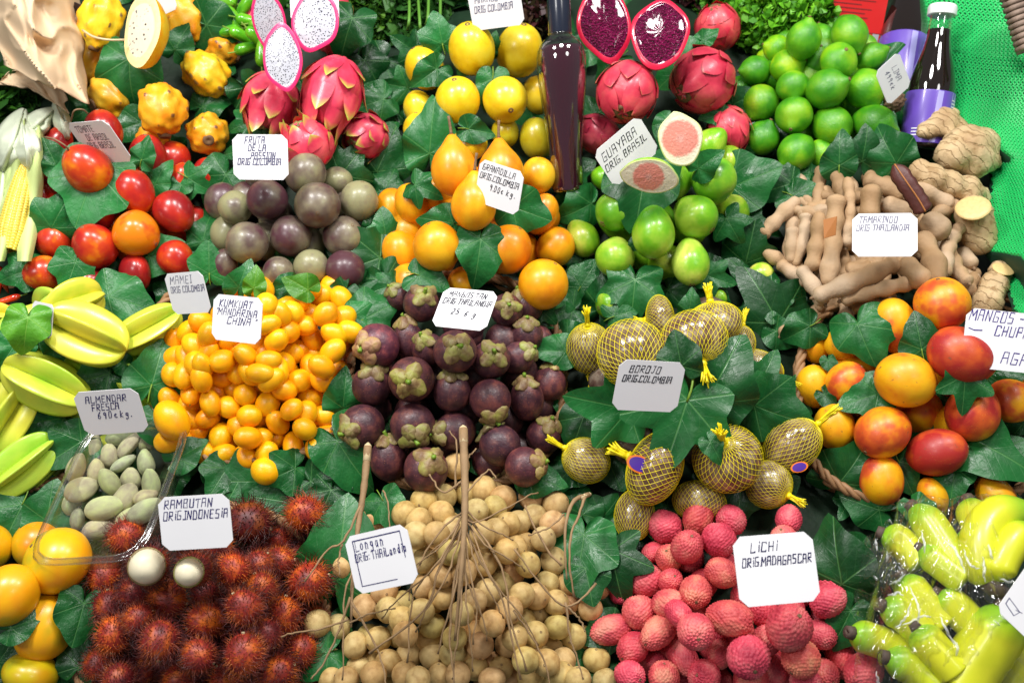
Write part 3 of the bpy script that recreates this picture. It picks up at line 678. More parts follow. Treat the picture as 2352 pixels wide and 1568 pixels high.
def card(name, quad, dh, lines, label, col=(.012, .012, .05), ch=.10, pen=.0125, t_abs=None, parts=(), zback=0, warp=0.0):
    """quad: picture corners TL TR BR BL; finds the plane on which they make a real card, then builds that card"""
    qc = np.mean(quad, axis=0); pc, tc = at(qc[0], qc[1], dh); T = toward(pc); best = None
    for gx in np.linspace(-1.0, 1.0, 21):
        for gy in np.linspace(-1.0, 1.0, 21):
            n = unit(T + gx * RIGHT + gy * np.cross(T, RIGHT)); P = []
            for u, v in quad:
                rr = ray(u, v); P.append(CAM + rr * ((pc - CAM) @ n) / (rr @ n))
            P = np.array(P); e1 = P[1] - P[0] + P[2] - P[3]; e2 = P[0] - P[3] + P[1] - P[2]
            l1, l2 = np.linalg.norm(e1), np.linalg.norm(e2)
            cost = 4 * (e1 @ e2 / l1 / l2) ** 2 + (math.log(l1 / l2 / 1.33)) ** 2 + .05 * (gx * gx + gy * gy)
            if best is None or cost < best[0]: best = (cost, n, e1, e2, l1, l2, P.mean(0))
    _, n, e1, e2, w, h, c = best; w /= 2; h /= 2; x = unit(e1); y = unit(e2 - (e2 @ x) * x); n = np.cross(x, y)
    k = ch * w; o2 = [(-w / 2 + k, -h / 2), (w / 2 - k, -h / 2), (w / 2, -h / 2 + k), (w / 2, h / 2 - k), (w / 2 - k, h / 2), (-w / 2 + k, h / 2), (-w / 2, h / 2 - k), (-w / 2, -h / 2 + k)]
    th = .0006; V = [(a, b, -th) for a, b in o2] + [(a, b, 0) for a, b in o2]
    F = [tuple(range(8))[::-1], tuple(range(8, 16))] + [(i, (i + 1) % 8, 8 + (i + 1) % 8, 8 + i) for i in range(8)]
    me = make_mesh(name, V, F, [M['card']], False); o = new_obj(name, me, None, mat4(x, y, n, c, 1, 1, 1))
    strokes = []; r = random.Random(sum(map(ord, label)))
    for i, ln in enumerate(lines):
        if isinstance(ln[0], str):
            txt, fx, fy, fh, fw = ln[:5]; sl = ln[5] if len(ln) > 5 else .20
            strokes += text_strokes(txt, (fx - .5) * w, (fy - .5) * h, fh * 1.12 * h, min(fw * 1.05, .985 - fx) * w, sl, i + 3)
        else: strokes.append([((a - .5) * w, (b - .5) * h) for a, b in ln])
    if strokes:
        mb = ribbons(strokes, pen * w, .00012, r); new_obj('handwriting', mb.mesh('handwriting', [ink(col)], False), o)
    return tag(o, label, 'price card', 'handwritten price cards')
# ---------------------------------------------------------------- the stall bed (dark lining under the fruit)
def stall_bed():
    nx, ny = 170, 150; xs = np.linspace(-1.0, 1.0, nx); ys = np.linspace(-.62, 1.05, ny); V = []
    for y in ys:
        for x in xs:
            h = bed_xy(x, y) - .006 + .008 * noise.noise(Vector((x * 14, y * 14, 2)))
            V.append(P0 + x * RIGHT + y * UPS + h * NRM)
    t = NT('stall lining'); v = t.coord(False)
    c = t.mix(t.noise(v, 22, 4), (.004, .010, .005), (.010, .035, .014)); t.bump(t.noise(v, 40, 3), .5, .004)
    o = new_obj('stall_lining', make_mesh('stall_lining', V, grid_faces(nx, ny, False), [t.done(c, .6, .3)])); o['kind'] = 'structure'
stall_bed()

# ---------------------------------------------------------------- fruit, heap by heap
Y = 'yellow pitahayas in the corner heap'
heap('yellow pitahaya', [
 (232, 45, 50, 72, 250, 10, (1.0, 1.12, 1.0), 1.0, 'smooth bright yellow pitahaya tied with string beside the halved one'),
 (425, 45, 48, 60, 280, 10, (.98, .86, 1), .2, 'knobbly orange pitahaya behind the white card and a dark leaf'),
 (475, 170, 50, 64, 318, 15, (1.0, 1.1, 1), .4, 'bright yellow pitahaya pointing its brown tip down to the right'),
 (214, 145, 42, 54, 250, 0, (.98, .85, 1), 0, 'small knobbly pitahaya squeezed beside the paper bag'),
 (250, 228, 60, 44, 200, 20, (.88, .80, 1), .2, 'olive yellow pitahaya in the shade under the wide leaf'),
 (372, 252, 57, 64, 272, 12, (1, .82, .8), .9, 'orange pitahaya with many knobs and a pale tip hanging down'),
 (478, 308, 50, 48, 270, 72, (.98, .84, 1), .3, 'pitahaya showing its round brown blossom end to the viewer'),
 (350, 330, 46, 40, 180, 0, (1, .85, 1), 0, 'pitahaya half hidden behind the tomate de arbol card'),
 (508, 112, 42, 46, 330, 10, (.95, .75, 1), -.3, 'small orange pitahaya behind the dark leaf by the green peppers')],
 lift=1.0, group=Y, lab='{adj}', seed=3)
heap('dragon fruit', [
 (764, 213, 70, 88, 250, 18, (1, 1, 1), 1.0, 'largest whole pink dragon fruit below the cut halves'),
 (622, 235, 66, 72, 250, 20, (1, 1, 1), .5, 'pink dragon fruit leaning out at the left of the heap'),
 (708, 334, 60, 58, 120, 20, (1, 1, .95), .2, 'pink dragon fruit behind the FRUTA DE LA PASSION card'),
 (843, 313, 52, 52, 205, 40, (.9, 1, 1), .3, 'small dragon fruit with long yellow green scales'),
 (765, 60, 46, 66, 80, 0, (1, 1, 1), -.5, 'whole dragon fruit behind the biggest white half'),
 (590, 60, 40, 60, 90, 0, (1, 1, 1), -.7, 'pink dragon fruit behind the upper left half')],
 lift=1.0, group='pink dragon fruits with white flesh', lab='{adj}', seed=5)
heap('yellow maracuya', [
 (1084, 113, 53, 63, 100, 30, (1, 1.05, 1), 1.3, 'top yellow maracuya wrapped in cling film'),
 (1193, 117, 54, 62, 80, 20, (1, 1, 1), .7, 'yellow maracuya under the card beside the bottle cap'),
 (976, 157, 44, 52, 120, 10, (1, .98, 1), .4, 'yellow maracuya at the upper left with a leaf across it'),
 (1052, 230, 52, 53, 100, 30, (1, 1.02, 1), 1.0, 'yellow maracuya below the wrapped one, fully in view'),
 (1160, 230, 52, 53, 300, 60, (1, 1, 1), .9, 'yellow maracuya with its scar facing out, left of the bottle'),
 (965, 252, 36, 45, 120, 10, (1, 1.0, 1), .1, 'yellow maracuya at the far left behind two leaves'),
 (1234, 220, 35, 45, 100, 10, (.92, .88, 1), -.2, 'shaded maracuya half behind the bottle'),
 (1234, 318, 40, 48, 100, 10, (.55, .66, .9), .1, 'olive green maracuya touching the bottle low down'),
 (962, 295, 36, 36, 100, 10, (1, 1, 1), -.1, 'maracuya peeping out low behind the pointed leaf'),
 (1078, 332, 42, 38, 100, 10, (.85, .9, 1), -.3, 'maracuya behind the two granadilla stems'),
 (1160, 305, 32, 34, 100, 10, (.70, .86, 1), -.1, 'yellow green maracuya behind the right granadilla stem')],
 lift=1.0, group='yellow maracuyas', lab='{adj}', seed=7)
heap('red dragon fruit', [
 (1440, 212, 71, 72, 260, 48, (1, 1, 1), 1.0, 'red dragon fruit with its brown blossom end facing out'),
 (1615, 185, 76, 74, 215, 40, (.95, .9, 1), .5, 'large red dragon fruit of overlapping scales beside the limes'),
 (1648, 66, 52, 56, 100, 30, (1, .9, .9), -.1, 'film wrapped red dragon fruit against the parsley'),
 (1375, 310, 46, 52, 150, 10, (1, 1.1, 1.3), .1, 'pink dragon fruit right of the dark bottle'),
 (1675, 296, 48, 56, 290, 20, (1, 1, 1), .1, 'red dragon fruit low behind the guava leaf')],
 lift=1.0, group='dragon fruits with red flesh', lab='{adj}', seed=9)
g, d, l_, y = (1, 1, 1), (.62, .80, .9), (1.25, 1.12, 1.1), (1.9, 1.35, 1)
heap('lime', [(1846, 92, 40, 44, 80, 10, l_, 0, 'light green lime with its nipple pointing up'), (1952, 79, 40, 45, 300, 20, g, 0, 'topmost lime in front of the red box'), (1784, 112, 31, 30, None, None, y, -.2, 'yellowish lime at the edge of the parsley'),
 (1808, 153, 38, 37, 20, 10, y, 0, 'yellow green lime below the nippled one'), (1768, 138, 28, 30, None, None, y, -.4, 'yellow lime tucked behind its neighbours on the left'), (1876, 146, 33, 38, 80, 30, d, -.2, 'dark lime standing between two lighter ones'),
 (1926, 140, 43, 38, 60, 50, l_, .2, 'light green lime second below the red box'), (2000, 133, 33, 38, 30, 0, d, 0, 'dark lime with its nipple pointing at the sauce bottles'), (1821, 200, 38, 34, 290, 45, g, 0, 'lime with its scar facing out in the left middle'),
 (1899, 205, 45, 49, 25, 25, d, .6, 'dark green lime in the middle with its nipple to the right'), (1990, 205, 46, 46, 300, 20, l_, .4, 'bright lime touching the LIMA card'), (1735, 162, 33, 36, None, None, d, 0, 'dark lime beside the dragon fruit, upper one'),
 (1746, 237, 43, 41, 240, 30, (1.3, 1, 1), .2, 'lime with a yellow patch at the far left'), (1824, 265, 43, 42, 260, 50, g, .4, 'round lime left of the centre bottom'), (1911, 288, 44, 49, 320, 35, (1.1, 1, 1), .2, 'two tone lime lying above the leaf'),
 (2010, 285, 43, 49, 340, 5, d, .1, 'dark lime under the mushroom'), (1750, 318, 40, 40, None, None, d, 0, 'very dark lime at the lower left edge'), (1829, 350, 42, 44, None, 20, l_, .3, 'lowest light green lime'),
 (1885, 358, 34, 36, None, None, y, -.3, 'yellow green lime behind the upright leaf'), (1890, 90, 30, 34, None, None, l_, -.5, 'lime behind the two top limes'), (1989, 108, 26, 30, None, None, l_, -.5, 'lime peeping out under the top right lime'),
 (2010, 345, 34, 34, None, None, d, -.4, 'lime mostly under the right leaf'), (1700, 205, 30, 32, None, None, d, -.4, 'lime behind the dragon fruit leaf')],
 lift=1.3, group='limes', lab='{adj}', seed=11)
heap('tamarillo', [(200, 387, 52, 60, 130, 20, .68, 1.2, 'orange red tamarillo on top of a wide leaf'), (236, 300, 44, 48, 100, 10, .45, .6, 'tamarillo behind the TOMATE DE ARBOL card'), (130, 335, 34, 50, 60, 10, .40, .4, 'pinkish tamarillo with a thin dark stalk left of the card'),
 (340, 357, 43, 49, None, 20, .22, .5, 'dark red tamarillo right of the card'), (395, 368, 40, 44, None, 20, .5, -.2, 'small tamarillo behind the dark red one'), (308, 440, 45, 55, 300, 10, .72, .9, 'orange tamarillo with a leaf edge across its left'),
 (420, 418, 36, 46, 80, 20, .82, .4, 'brownish orange tamarillo between leaves at the right'), (478, 402, 36, 40, None, 0, .62, -.3, 'tiny orange tip of a tamarillo near the passion fruit card'), (400, 488, 45, 52, 300, 25, .25, .8, 'deep red tamarillo at the right edge'),
 (218, 487, 46, 41, 200, 20, .30, .8, 'red tamarillo in the middle under the wide leaf'), (140, 482, 41, 32, 160, 10, .5, .4, 'tamarillo mostly hidden by the wide leaf'), (314, 537, 53, 52, 330, 25, 1.0, 1.1, 'yellow orange tamarillo, the palest one'),
 (217, 565, 50, 54, 120, 25, .58, .9, 'red orange tamarillo left of the palest one'), (122, 555, 45, 39, 190, 15, .48, .6, 'red tamarillo at the left on a pale leaf'), (98, 627, 40, 44, 190, 15, .70, .4, 'orange tamarillo at the lower left corner'),
 (309, 626, 45, 34, 190, 15, .36, .4, 'dark tamarillo lowest in the middle'), (404, 594, 40, 43, None, 25, .58, .5, 'orange red tamarillo above the MAMEI card'), (110, 405, 36, 42, None, 0, .3, -.4, 'small pink tamarillo tip at the left edge'),
 (100, 455, 38, 42, None, 0, .4, -.2, 'pale pink tamarillo beside the corn'), (442, 512, 36, 42, None, 0, .5, -.4, 'red sliver of tamarillo by the passion fruit'), (205, 642, 42, 30, None, 0, .15, 0, 'shaded tamarillo under the leaf above the star fruit')],
 lift=1.0, group='tamarillos', lab='{adj}', seed=13)
heap('passion fruit', [(702, 400, 46, 50, 60, 20, .72, .6, 'grey green passion fruit behind the FRUTA card'), (776, 415, 32, 34, None, 0, .85, -.1, 'small green grey passion fruit behind the row'), (614, 460, 47, 47, 260, 50, .10, .8, 'purple passion fruit with its scar under the card'),
 (729, 471, 53, 54, 270, 70, .45, 1.2, 'largest brown passion fruit in the middle'), (825, 462, 44, 47, 80, 20, .85, .8, 'grey green passion fruit at the right end'), (668, 542, 47, 47, 320, 25, .35, .9, 'brown passion fruit with a wrinkled side'),
 (788, 543, 47, 47, 50, 45, .42, .8, 'brown passion fruit with a pale scar at the right'), (567, 558, 48, 49, None, 20, .55, 1.0, 'grey brown passion fruit at the left front'), (540, 477, 38, 40, 300, 45, .9, .6, 'green passion fruit with a dimple at the left'),
 (512, 464, 42, 45, 90, 10, .32, .0, 'mauve passion fruit at the far left'), (525, 538, 42, 44, 90, 10, .95, -.3, 'green sliver of passion fruit at the left edge'), (515, 612, 31, 42, 90, 20, .22, .4, 'purple passion fruit low at the left'),
 (715, 612, 41, 40, None, 30, .92, .4, 'speckled green passion fruit at the bottom'), (793, 620, 46, 44, None, 30, .05, .5, 'wine red passion fruit at the lower right under a leaf'), (640, 625, 36, 36, None, 20, .5, .1, 'grey passion fruit behind the leaf tips'),
 (600, 390, 44, 44, None, 20, .4, -.2, 'passion fruit hidden behind the card')],
 lift=1.0, group='purple passion fruits', lab='{adj}', seed=15)
heap('granadilla', [(1043, 392, 53, 60, 94, 0, (.97, .85, 1), 1.2, 'deep orange granadilla with a tall stem'), (1150, 398, 53, 58, 93, 0, (1, .9, 1), .7, 'granadilla with a stem behind its card'), (1088, 472, 52, 58, 88, 5, (1, 1.02, 1), 2.0, 'front granadilla, teardrop shaped, touching the card')],
 lift=1.3, group='granadillas with stems', lab='{adj}', seed=17)
heap('stemless granadilla', [(1236, 403, 40, 42, 90, 10, (1, 1.2, 2), .4, 'yellow granadilla in front of the dark bottle'), (946, 468, 39, 48, 110, 10, (1, 1.02, 1), .3, 'granadilla at the left between two leaves'),
 (903, 480, 40, 48, 100, 0, (1, 1, 1), -.3, 'orange edge of a granadilla at the far left'), (1004, 566, 56, 58, 110, 20, (1, 1.05, 1), 1.3, 'granadilla with two rusty brown blotches'), (1167, 573, 54, 58, 60, 20, (.97, .82, 1), 1.0, 'deep orange granadilla right of the long leaf'),
 (1243, 492, 38, 50, 60, 10, (.97, .85, 1), .7, 'orange granadilla behind the leaf under the card'), (922, 580, 46, 52, 110, 10, (1, 1, 1), -.1, 'granadilla low at the left with small marks'), (1276, 568, 44, 48, 60, 10, (.95, .95, 1), .2, 'granadilla in half shade at the right'),
 (1248, 653, 58, 58, 60, 20, (1, .98, 1), .9, 'big granadilla at the lower right, above the mangosteens'), (1066, 648, 38, 36, 90, 0, (.98, .95, 1), -.2, 'granadilla behind the MANGOSTAN card'), (940, 650, 44, 46, 90, 0, (1, 1, 1), -.4, 'small yellow sliver of granadilla above a mangosteen')],
 lift=1.0, group='granadillas without stems', lab='{adj}', seed=19)
heap('guava', [(1414, 485, 47, 48, 225, 30, (.75, .86, 1), .8, 'dark green guava with a brown blossom end at the left'), (1501, 535, 50, 60, 270, 5, (.95, 1, 1), 1.4, 'pear shaped green guava in the middle'), (1598, 497, 51, 52, 320, 20, (.95, 1, 1), 1.0, 'green guava right of the pear shaped one'),
 (1413, 590, 46, 48, 260, 35, (1.5, 1.22, 2), .8, 'pale round guava at the lower left'), (1586, 602, 44, 56, 275, 22, (1.4, 1.2, 2), .9, 'long pale guava showing its blossom end at the bottom'), (1640, 415, 52, 55, 90, 20, (1.4, 1.2, 2), .6, 'large pale guava at the upper right'),
 (1338, 548, 38, 46, 300, 20, (1.1, .85, 1), .1, 'olive guava beside the granadillas'), (1678, 490, 42, 44, None, 0, (1.1, .9, 1), -.4, 'guava edge behind the right hand leaf'), (1388, 408, 32, 28, None, 0, (1.2, 1.1, 1), .1, 'guava behind the GUAYABA card corner'),
 (1632, 332, 36, 42, None, 0, (1.1, 1.1, 1), .2, 'green guava behind the upright half'), (1675, 372, 38, 38, None, 0, (1.9, 1.3, 2), -.3, 'small yellow green guava at the top right'), (1396, 700, 34, 26, 200, 30, (.95, .9, 1), .1, 'guava lying under the bottom leaf'),
 (1652, 684, 22, 15, 200, 40, (1, .95, 1), .1, 'small guava with open blossom end behind the nets'), (1748, 632, 30, 30, None, 0, (2.2, 1.35, 3), .1, 'pale yellow guava between leaf and tamarind')],
 lift=1.1, group='guavas', lab='{adj}', seed=21)
def infill(region, step, r, seed):
    rr = random.Random(seed); u0, v0, u1, v1, cu, cv, ru, rv = region; out = []; j = 0
    for v in np.arange(v0, v1, step * .87):
        for u in np.arange(u0 + (step / 2 if j % 2 else 0), u1, step):
            if ((u - cu) / ru) ** 2 + ((v - cv) / rv) ** 2 < 1: out.append((u + rr.uniform(-.24, .24) * step, v + rr.uniform(-.24, .24) * step, rr.uniform(.92, 1.05) * r[0], rr.uniform(.92, 1.05) * r[1], None, None, None, rr.uniform(-.15, .15)))
        j += 1
    return out
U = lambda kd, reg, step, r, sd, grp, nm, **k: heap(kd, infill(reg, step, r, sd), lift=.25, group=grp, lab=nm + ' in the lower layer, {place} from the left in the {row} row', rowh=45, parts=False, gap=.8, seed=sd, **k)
heap('star fruit', [(78, 742, 44, 80, 200, 5, (.9, 1, 1), .1, 'star fruit behind the bright backlit leaf'), (215, 855, 44, 76, 325, 5, (.85, 1, 1), .1, 'star fruit half under the dark leaf in the middle'), (118, 1075, 36, 66, 50, 10, (.75, .95, 1), .1, 'star fruit low beside the almond tray'), (-8, 850, 44, 84, 70, 8, (1, 1, 1), .1, 'star fruit at the left edge behind the pale leaf'), (195, 768, 72, 98, 335, 10, (1.15, 1.05, 1), 1.0, 'large yellow star fruit in the centre of its heap'), (170, 697, 56, 70, 200, 20, (1.2, 1, 1), .4, 'golden star fruit behind the large one'), (335, 755, 48, 86, 30, 5, (.9, 1, 1), .5, 'green yellow star fruit pointing up to the MAMEI card'),
 (105, 880, 64, 100, 335, 8, (.95, 1, 1), .8, 'star fruit lying left of the almond card'), (20, 955, 62, 92, 62, 8, (1.05, 1.03, 1), .5, 'star fruit cut off by the left edge'), (300, 843, 42, 48, 320, 30, (.6, .9, 1), .3, 'small green star fruit right of the dark leaf'),
 (310, 908, 38, 56, 330, 10, (.8, 1, 1), .3, 'green star fruit behind the almond card'), (48, 1068, 54, 94, 40, 8, (.75, 1, 1), .5, 'green star fruit lowest at the left'), (142, 1010, 36, 52, 60, 10, (.7, .95, 1), .2, 'green star fruit under the almond card leaf'), (-4, 722, 30, 34, 0, 10, (1.2, 1, 1), .2, 'yellow star fruit tip at the left edge')],
 lift=1.0, group='star fruits', lab='{adj}', seed=23, gap=.8)
kq = '''538 665,575 672,600 662,643 676,692 685,708 660,738 680,784 688,613 700,643 722,673 717,706 725,748 722,788 729,818 730,698 747,615 745,635 782,660 762,718 777,768 767,805 762,618 827,672 812,713 840,738 842,764 807,598 857,623 872,688 874,770 850,740 872,763 890,653 895,615 927,670 940,713 912,743 955,773 930,638 970,600 960,700 985,703 950,628 1010,595 1005,673 1022,728 1032,748 1000,613 1040,403 784,435 760,463 740,480 769,448 795,533 777,478 812,510 829,565 817,405 820,428 822,398 860,425 862,450 835,463 870,545 852,573 857,508 862,385 887,438 903,390 918,435 930,498 900,483 925,525 935,563 905,478 960,453 993,573 955,550 980,508 1001,420 1015,468 1038,513 1043,570 1005,565 1050,385 1013,640 850,655 705,765 655,720 815,590 790,545 720,580 730,650 835,800 745,465 840'''
rk = random.Random(4)
KQ = [(float(a), float(b)) for a, b in (p.split() for p in kq.split(','))]
rows = [(u, v, rk.uniform(23, 27.5), rk.uniform(29, 35), None, None, None, rk.uniform(-.1, .2)) for u, v in KQ] + [(395, 965, 38, 50, 300, 10, (1, .98, 1), .5), (610, 1082, 31, 35, 330, 10, (1, 1.08, 1), .3)]
heap('kumquat', rows, lift=1.75, group='kumquats', lab='kumquat, {place} from the left in the {row} row from the top of the kumquat heap', labels=[None] * len(KQ) + ['extra large kumquat at the left edge above the almond tray', 'single kumquat lying on a leaf below its heap'], rowh=40, gap=.86, tilt=(-35, 40), seed=25)
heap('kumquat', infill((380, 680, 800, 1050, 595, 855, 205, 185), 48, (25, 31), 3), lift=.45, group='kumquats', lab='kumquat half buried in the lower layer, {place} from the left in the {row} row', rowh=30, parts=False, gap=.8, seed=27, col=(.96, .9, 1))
heap('mangosteen', [(866, 793, 52, 49, 190, 50, (1.6, 1.2, 1.5), .7, 'wine red mangosteen at the upper left beside the kumquats'), (853, 885, 45, 48, 85, 35, (1, 1, 1), .7, 'mangosteen with an upright stem below the wine red one'), (945, 872, 53, 52, 200, 80, (1.2, 1.2, 1), 1.1, 'brownish mangosteen facing out, cap full on'),
 (1045, 807, 50, 50, 60, 75, (1, 1, 1), 1.2, 'mangosteen below the card with a thick green cap'), (984, 802, 38, 42, 120, 45, (1, 1, 1), .3, 'mangosteen wedged left of the one below the card'), (1128, 825, 45, 46, 60, 70, (1, 1, 1), .8, 'mangosteen with a pale lobed cap right of centre'),
 (1038, 900, 44, 46, 90, 20, (1, 1, 1), .7, 'mangosteen whose cap is up, under the thick capped one'), (1126, 917, 48, 48, 285, 20, (1.1, 1, 1), 1.1, 'bare purple mangosteen with its cap at the bottom'), (833, 978, 51, 50, 205, 35, (1, 1, 1), .8, 'mangosteen with its green cap turned to the kumquats'),
 (948, 976, 52, 48, 280, 50, (1, 1, 1), 1.0, 'mangosteen with two curled cap lobes below it'), (1045, 990, 44, 50, 185, 25, (1, 1, 1), .6, 'mangosteen beside the broken longan stalk'), (892, 1055, 43, 50, 95, 15, (1.1, 1, 1), .5, 'mangosteen with its cap on top at the lower left'),
 (978, 1078, 52, 50, 60, 55, (1.1, 1, 1), .8, 'lowest big mangosteen with a red green lobe'), (938, 783, 36, 48, 100, 10, (1.1, 1, 1), .1, 'dark mangosteen behind the wine red one'), (968, 698, 42, 42, 75, 55, (1, 1, 1), .5, 'mangosteen left of the card with round grey green lobes'),
 (918, 682, 32, 32, 130, 30, (.9, 1, 1), .3, 'mangosteen with a green stem at the top left'), (1208, 705, 38, 40, 110, 20, (1, 1, 1), .2, 'mangosteen under the big granadilla'), (1163, 712, 38, 38, 70, 70, (1, 1, 1), .4, 'mangosteen right of the card, stem facing out'),
 (1190, 822, 37, 42, 30, 30, (1.2, 1.3, 1.3), .3, 'dull brown mangosteen right of the pale lobed one'), (1240, 782, 36, 32, None, 0, (1.3, 1.2, 1.2), .1, 'mauve mangosteen at the upper right edge'), (1210, 918, 40, 50, 95, 25, (1.1, 1, 1), .7, 'wine coloured mangosteen with an orange stem at the right'),
 (1262, 880, 38, 42, 80, 0, (1.4, 1.3, 1.2), .1, 'mauve brown mangosteen touching the borojo leaf'), (1250, 1000, 42, 42, 60, 35, (1.1, 1, 1), .4, 'mangosteen with three olive lobes at the right'), (1148, 1022, 48, 48, None, -10, (.85, .9, 1), .5, 'very dark mangosteen without a visible cap'),
 (1205, 1072, 46, 45, 10, 25, (1.2, 1, 1), .6, 'mangosteen whose stem points at the yellow net knot'), (1122, 1062, 38, 40, None, -10, (1.1, 1, 1), .2, 'speckled mangosteen behind the longan twigs'), (1065, 742, 50, 50, None, 0, (.9, .9, 1), -.3, 'mangosteen hidden behind the MANGOSTAN card'), (1210, 770, 38, 38, 90, 30, (1, 1, 1), -.1, 'mangosteen in the dark gap below the granadilla')],
 lift=1.1, group='mangosteens', lab='{adj}', seed=29)
BORO = heap('borojo', [(1354, 800, 52, 60, 95, 35, (1, 1, 1), .5, 'netted borojo at the upper left, knot upward'), (1451, 812, 78, 78, 290, 45, (1.1, 1.1, 1), .9, 'big netted borojo behind the BOROJO card'), (1594, 784, 76, 67, 290, 42, (1.1, 1, 1), .8, 'netted borojo whose knot hangs to the lower left'),
 (1516, 732, 54, 32, 185, 5, (1.2, 1.2, 1.2), .2, 'netted borojo at the back with its tail to the left'), (1640, 742, 65, 48, 100, 5, (1.2, 1.2, 1.2), .2, 'netted borojo at the back with its tail up'), (1699, 792, 35, 45, 80, -10, (1, 1, 1), 0, 'netted borojo edge behind the pointed leaf'),
 (1356, 956, 43, 56, 90, -20, (.8, .8, .8), .1, 'dark netted borojo under the left leaf'), (1346, 1057, 50, 56, 150, 20, (1.3, 1.3, 1.2), .5, 'netted borojo with its yellow tail to the mangosteens'), (1504, 1075, 86, 60, 155, 0, (1, .85, .8), .7, 'wide netted borojo with the upright oval sticker'),
 (1671, 1052, 78, 73, 105, 60, (1.1, 1, 1), .8, 'round netted borojo with its knot facing out'), (1820, 1022, 56, 71, 40, 10, (1.2, 1.1, 1), .6, 'netted borojo beside the mangos with a small dark sticker'), (1752, 838, 30, 50, 330, 10, (1, 1, 1), .2, 'netted borojo behind the yellow band at the right'),
 (1765, 1112, 54, 52, 330, 25, (1.4, 1.4, 1.4), .4, 'netted borojo low at the right, knot to the lychee card'), (1457, 1182, 45, 60, 80, -20, (1, .9, .9), .2, 'netted borojo hanging down above the longans'), (1606, 1152, 60, 45, 80, -20, (1.2, 1.2, 1.2), .2, 'netted borojo behind the topmost lychees'), (1744, 985, 35, 28, None, -20, (1.2, 1.2, 1.2), 0, 'netted borojo under the pale green leaf')],
 lift=1.0, group='borojos in yellow nets', lab='{adj}', seed=31)
heap('mango', [(2164, 697, 62, 60, 100, 20, .55, 1.2, 'topmost mango with dark blotches, beside the white sign'), (2056, 748, 50, 66, 100, 10, .35, .6, 'yellow and pink mango behind the top one'), (2207, 816, 64, 78, 160, 8, .82, 1.1, 'long mango, yellow at one end and speckled red at the other'),
 (2079, 873, 63, 69, 170, 10, .42, 1.2, 'orange mango in the centre with dark smudges on top'), (1944, 876, 45, 49, 45, 10, .48, .5, 'orange mango with a red shoulder at the left'), (1869, 886, 41, 50, 90, 10, .10, .4, 'yellow orange mango at the far left'), (1870, 790, 32, 45, 95, 10, .12, .1, 'yellow mango at the upper left behind a leaf'),
 (1934, 790, 38, 40, 150, 10, .05, .1, 'yellow mango under the big bright leaf'), (2027, 992, 58, 66, 230, 25, .62, 1.0, 'orange red mango with a green patch low on it'), (1917, 980, 47, 54, 90, 10, .08, .5, 'yellow mango next to the netted borojo'), (2234, 948, 60, 66, 60, 10, .78, .7, 'dark red mango under the hanging leaf'),
 (2322, 920, 50, 54, 180, 10, .50, .6, 'orange mango at the right edge'), (2152, 1038, 54, 68, 10, 10, .95, .8, 'darkest crimson mango, low in the heap'), (2024, 1102, 50, 58, 90, 20, .52, .5, 'orange mango with a black scar at the bottom'), (2142, 1138, 44, 32, None, 0, .25, .2, 'mango hidden behind leaves above the bananas'), (2287, 1137, 52, 38, None, 0, .45, .2, 'orange mango above the banana bag at the right'), (2352, 1048, 18, 30, None, 0, .5, .1, 'mango sliver at the right edge')],
 lift=1.0, group='small mangos', lab='{adj}', seed=33)
RB = [(290, 1228, 44), (352, 1205, 36), (239, 1324, 46), (535, 1308, 44), (253, 1394, 46), (385, 1377, 50), (472, 1425, 50), (262, 1456, 48), (366, 1470, 52), (455, 1504, 46), (562, 1501, 54), (562, 1394, 48), (225, 1525, 40), (322, 1535, 44), (272, 1560, 44), (520, 1560, 44), (572, 1200, 58), (700, 1178, 48), (722, 1232, 44), (640, 1240, 34), (640, 1290, 42), (692, 1282, 36), (710, 1335, 54), (650, 1412, 50), (600, 1350, 42), (592, 1300, 42), (690, 1495, 46), (635, 1545, 50), (610, 1455, 42), (318, 1420, 40), (412, 1560, 44), (310, 1360, 42), (470, 1360, 38), (440, 1228, 40), (500, 1250, 40), (720, 1420, 36), (700, 1560, 40)]
dk = {16: (.45, .45, .7), 18: (.40, .40, .8), 19: (1.3, 1.1, 1), 3: (1.5, 1.3, 1), 7: (1.4, 1.3, 1), 17: (1.35, 1.3, 1)}
heap('rambutan', [(u, v, s * .80, s * .88, None, 15, dk.get(i, (random.Random(i).uniform(.75, 1.45), random.Random(i).uniform(.6, 1.5), 1)), .3 * (i % 3)) for i, (u, v, s) in enumerate(RB)], lift=1.5, group='rambutans', lab='hairy red rambutan, {place} from the left in the {row} row of the rambutan heap',
 labels=[None] * 16 + ['blackish rambutan touching the right edge of the RAMBUTAN card', 'orange haired rambutan at the top right by the longan twig', 'dark purple rambutan below the orange haired one'], rowh=50, gap=1.12, seed=35)
heap('rambutan', infill((215, 1230, 740, 1600, 470, 1420, 260, 190), 84, (36, 39), 5), lift=-.1, group='rambutans', lab='rambutan under the top layer, {place} from the left in the {row} row', rowh=40, gap=.8, seed=36, col=(.55, .5, .6))
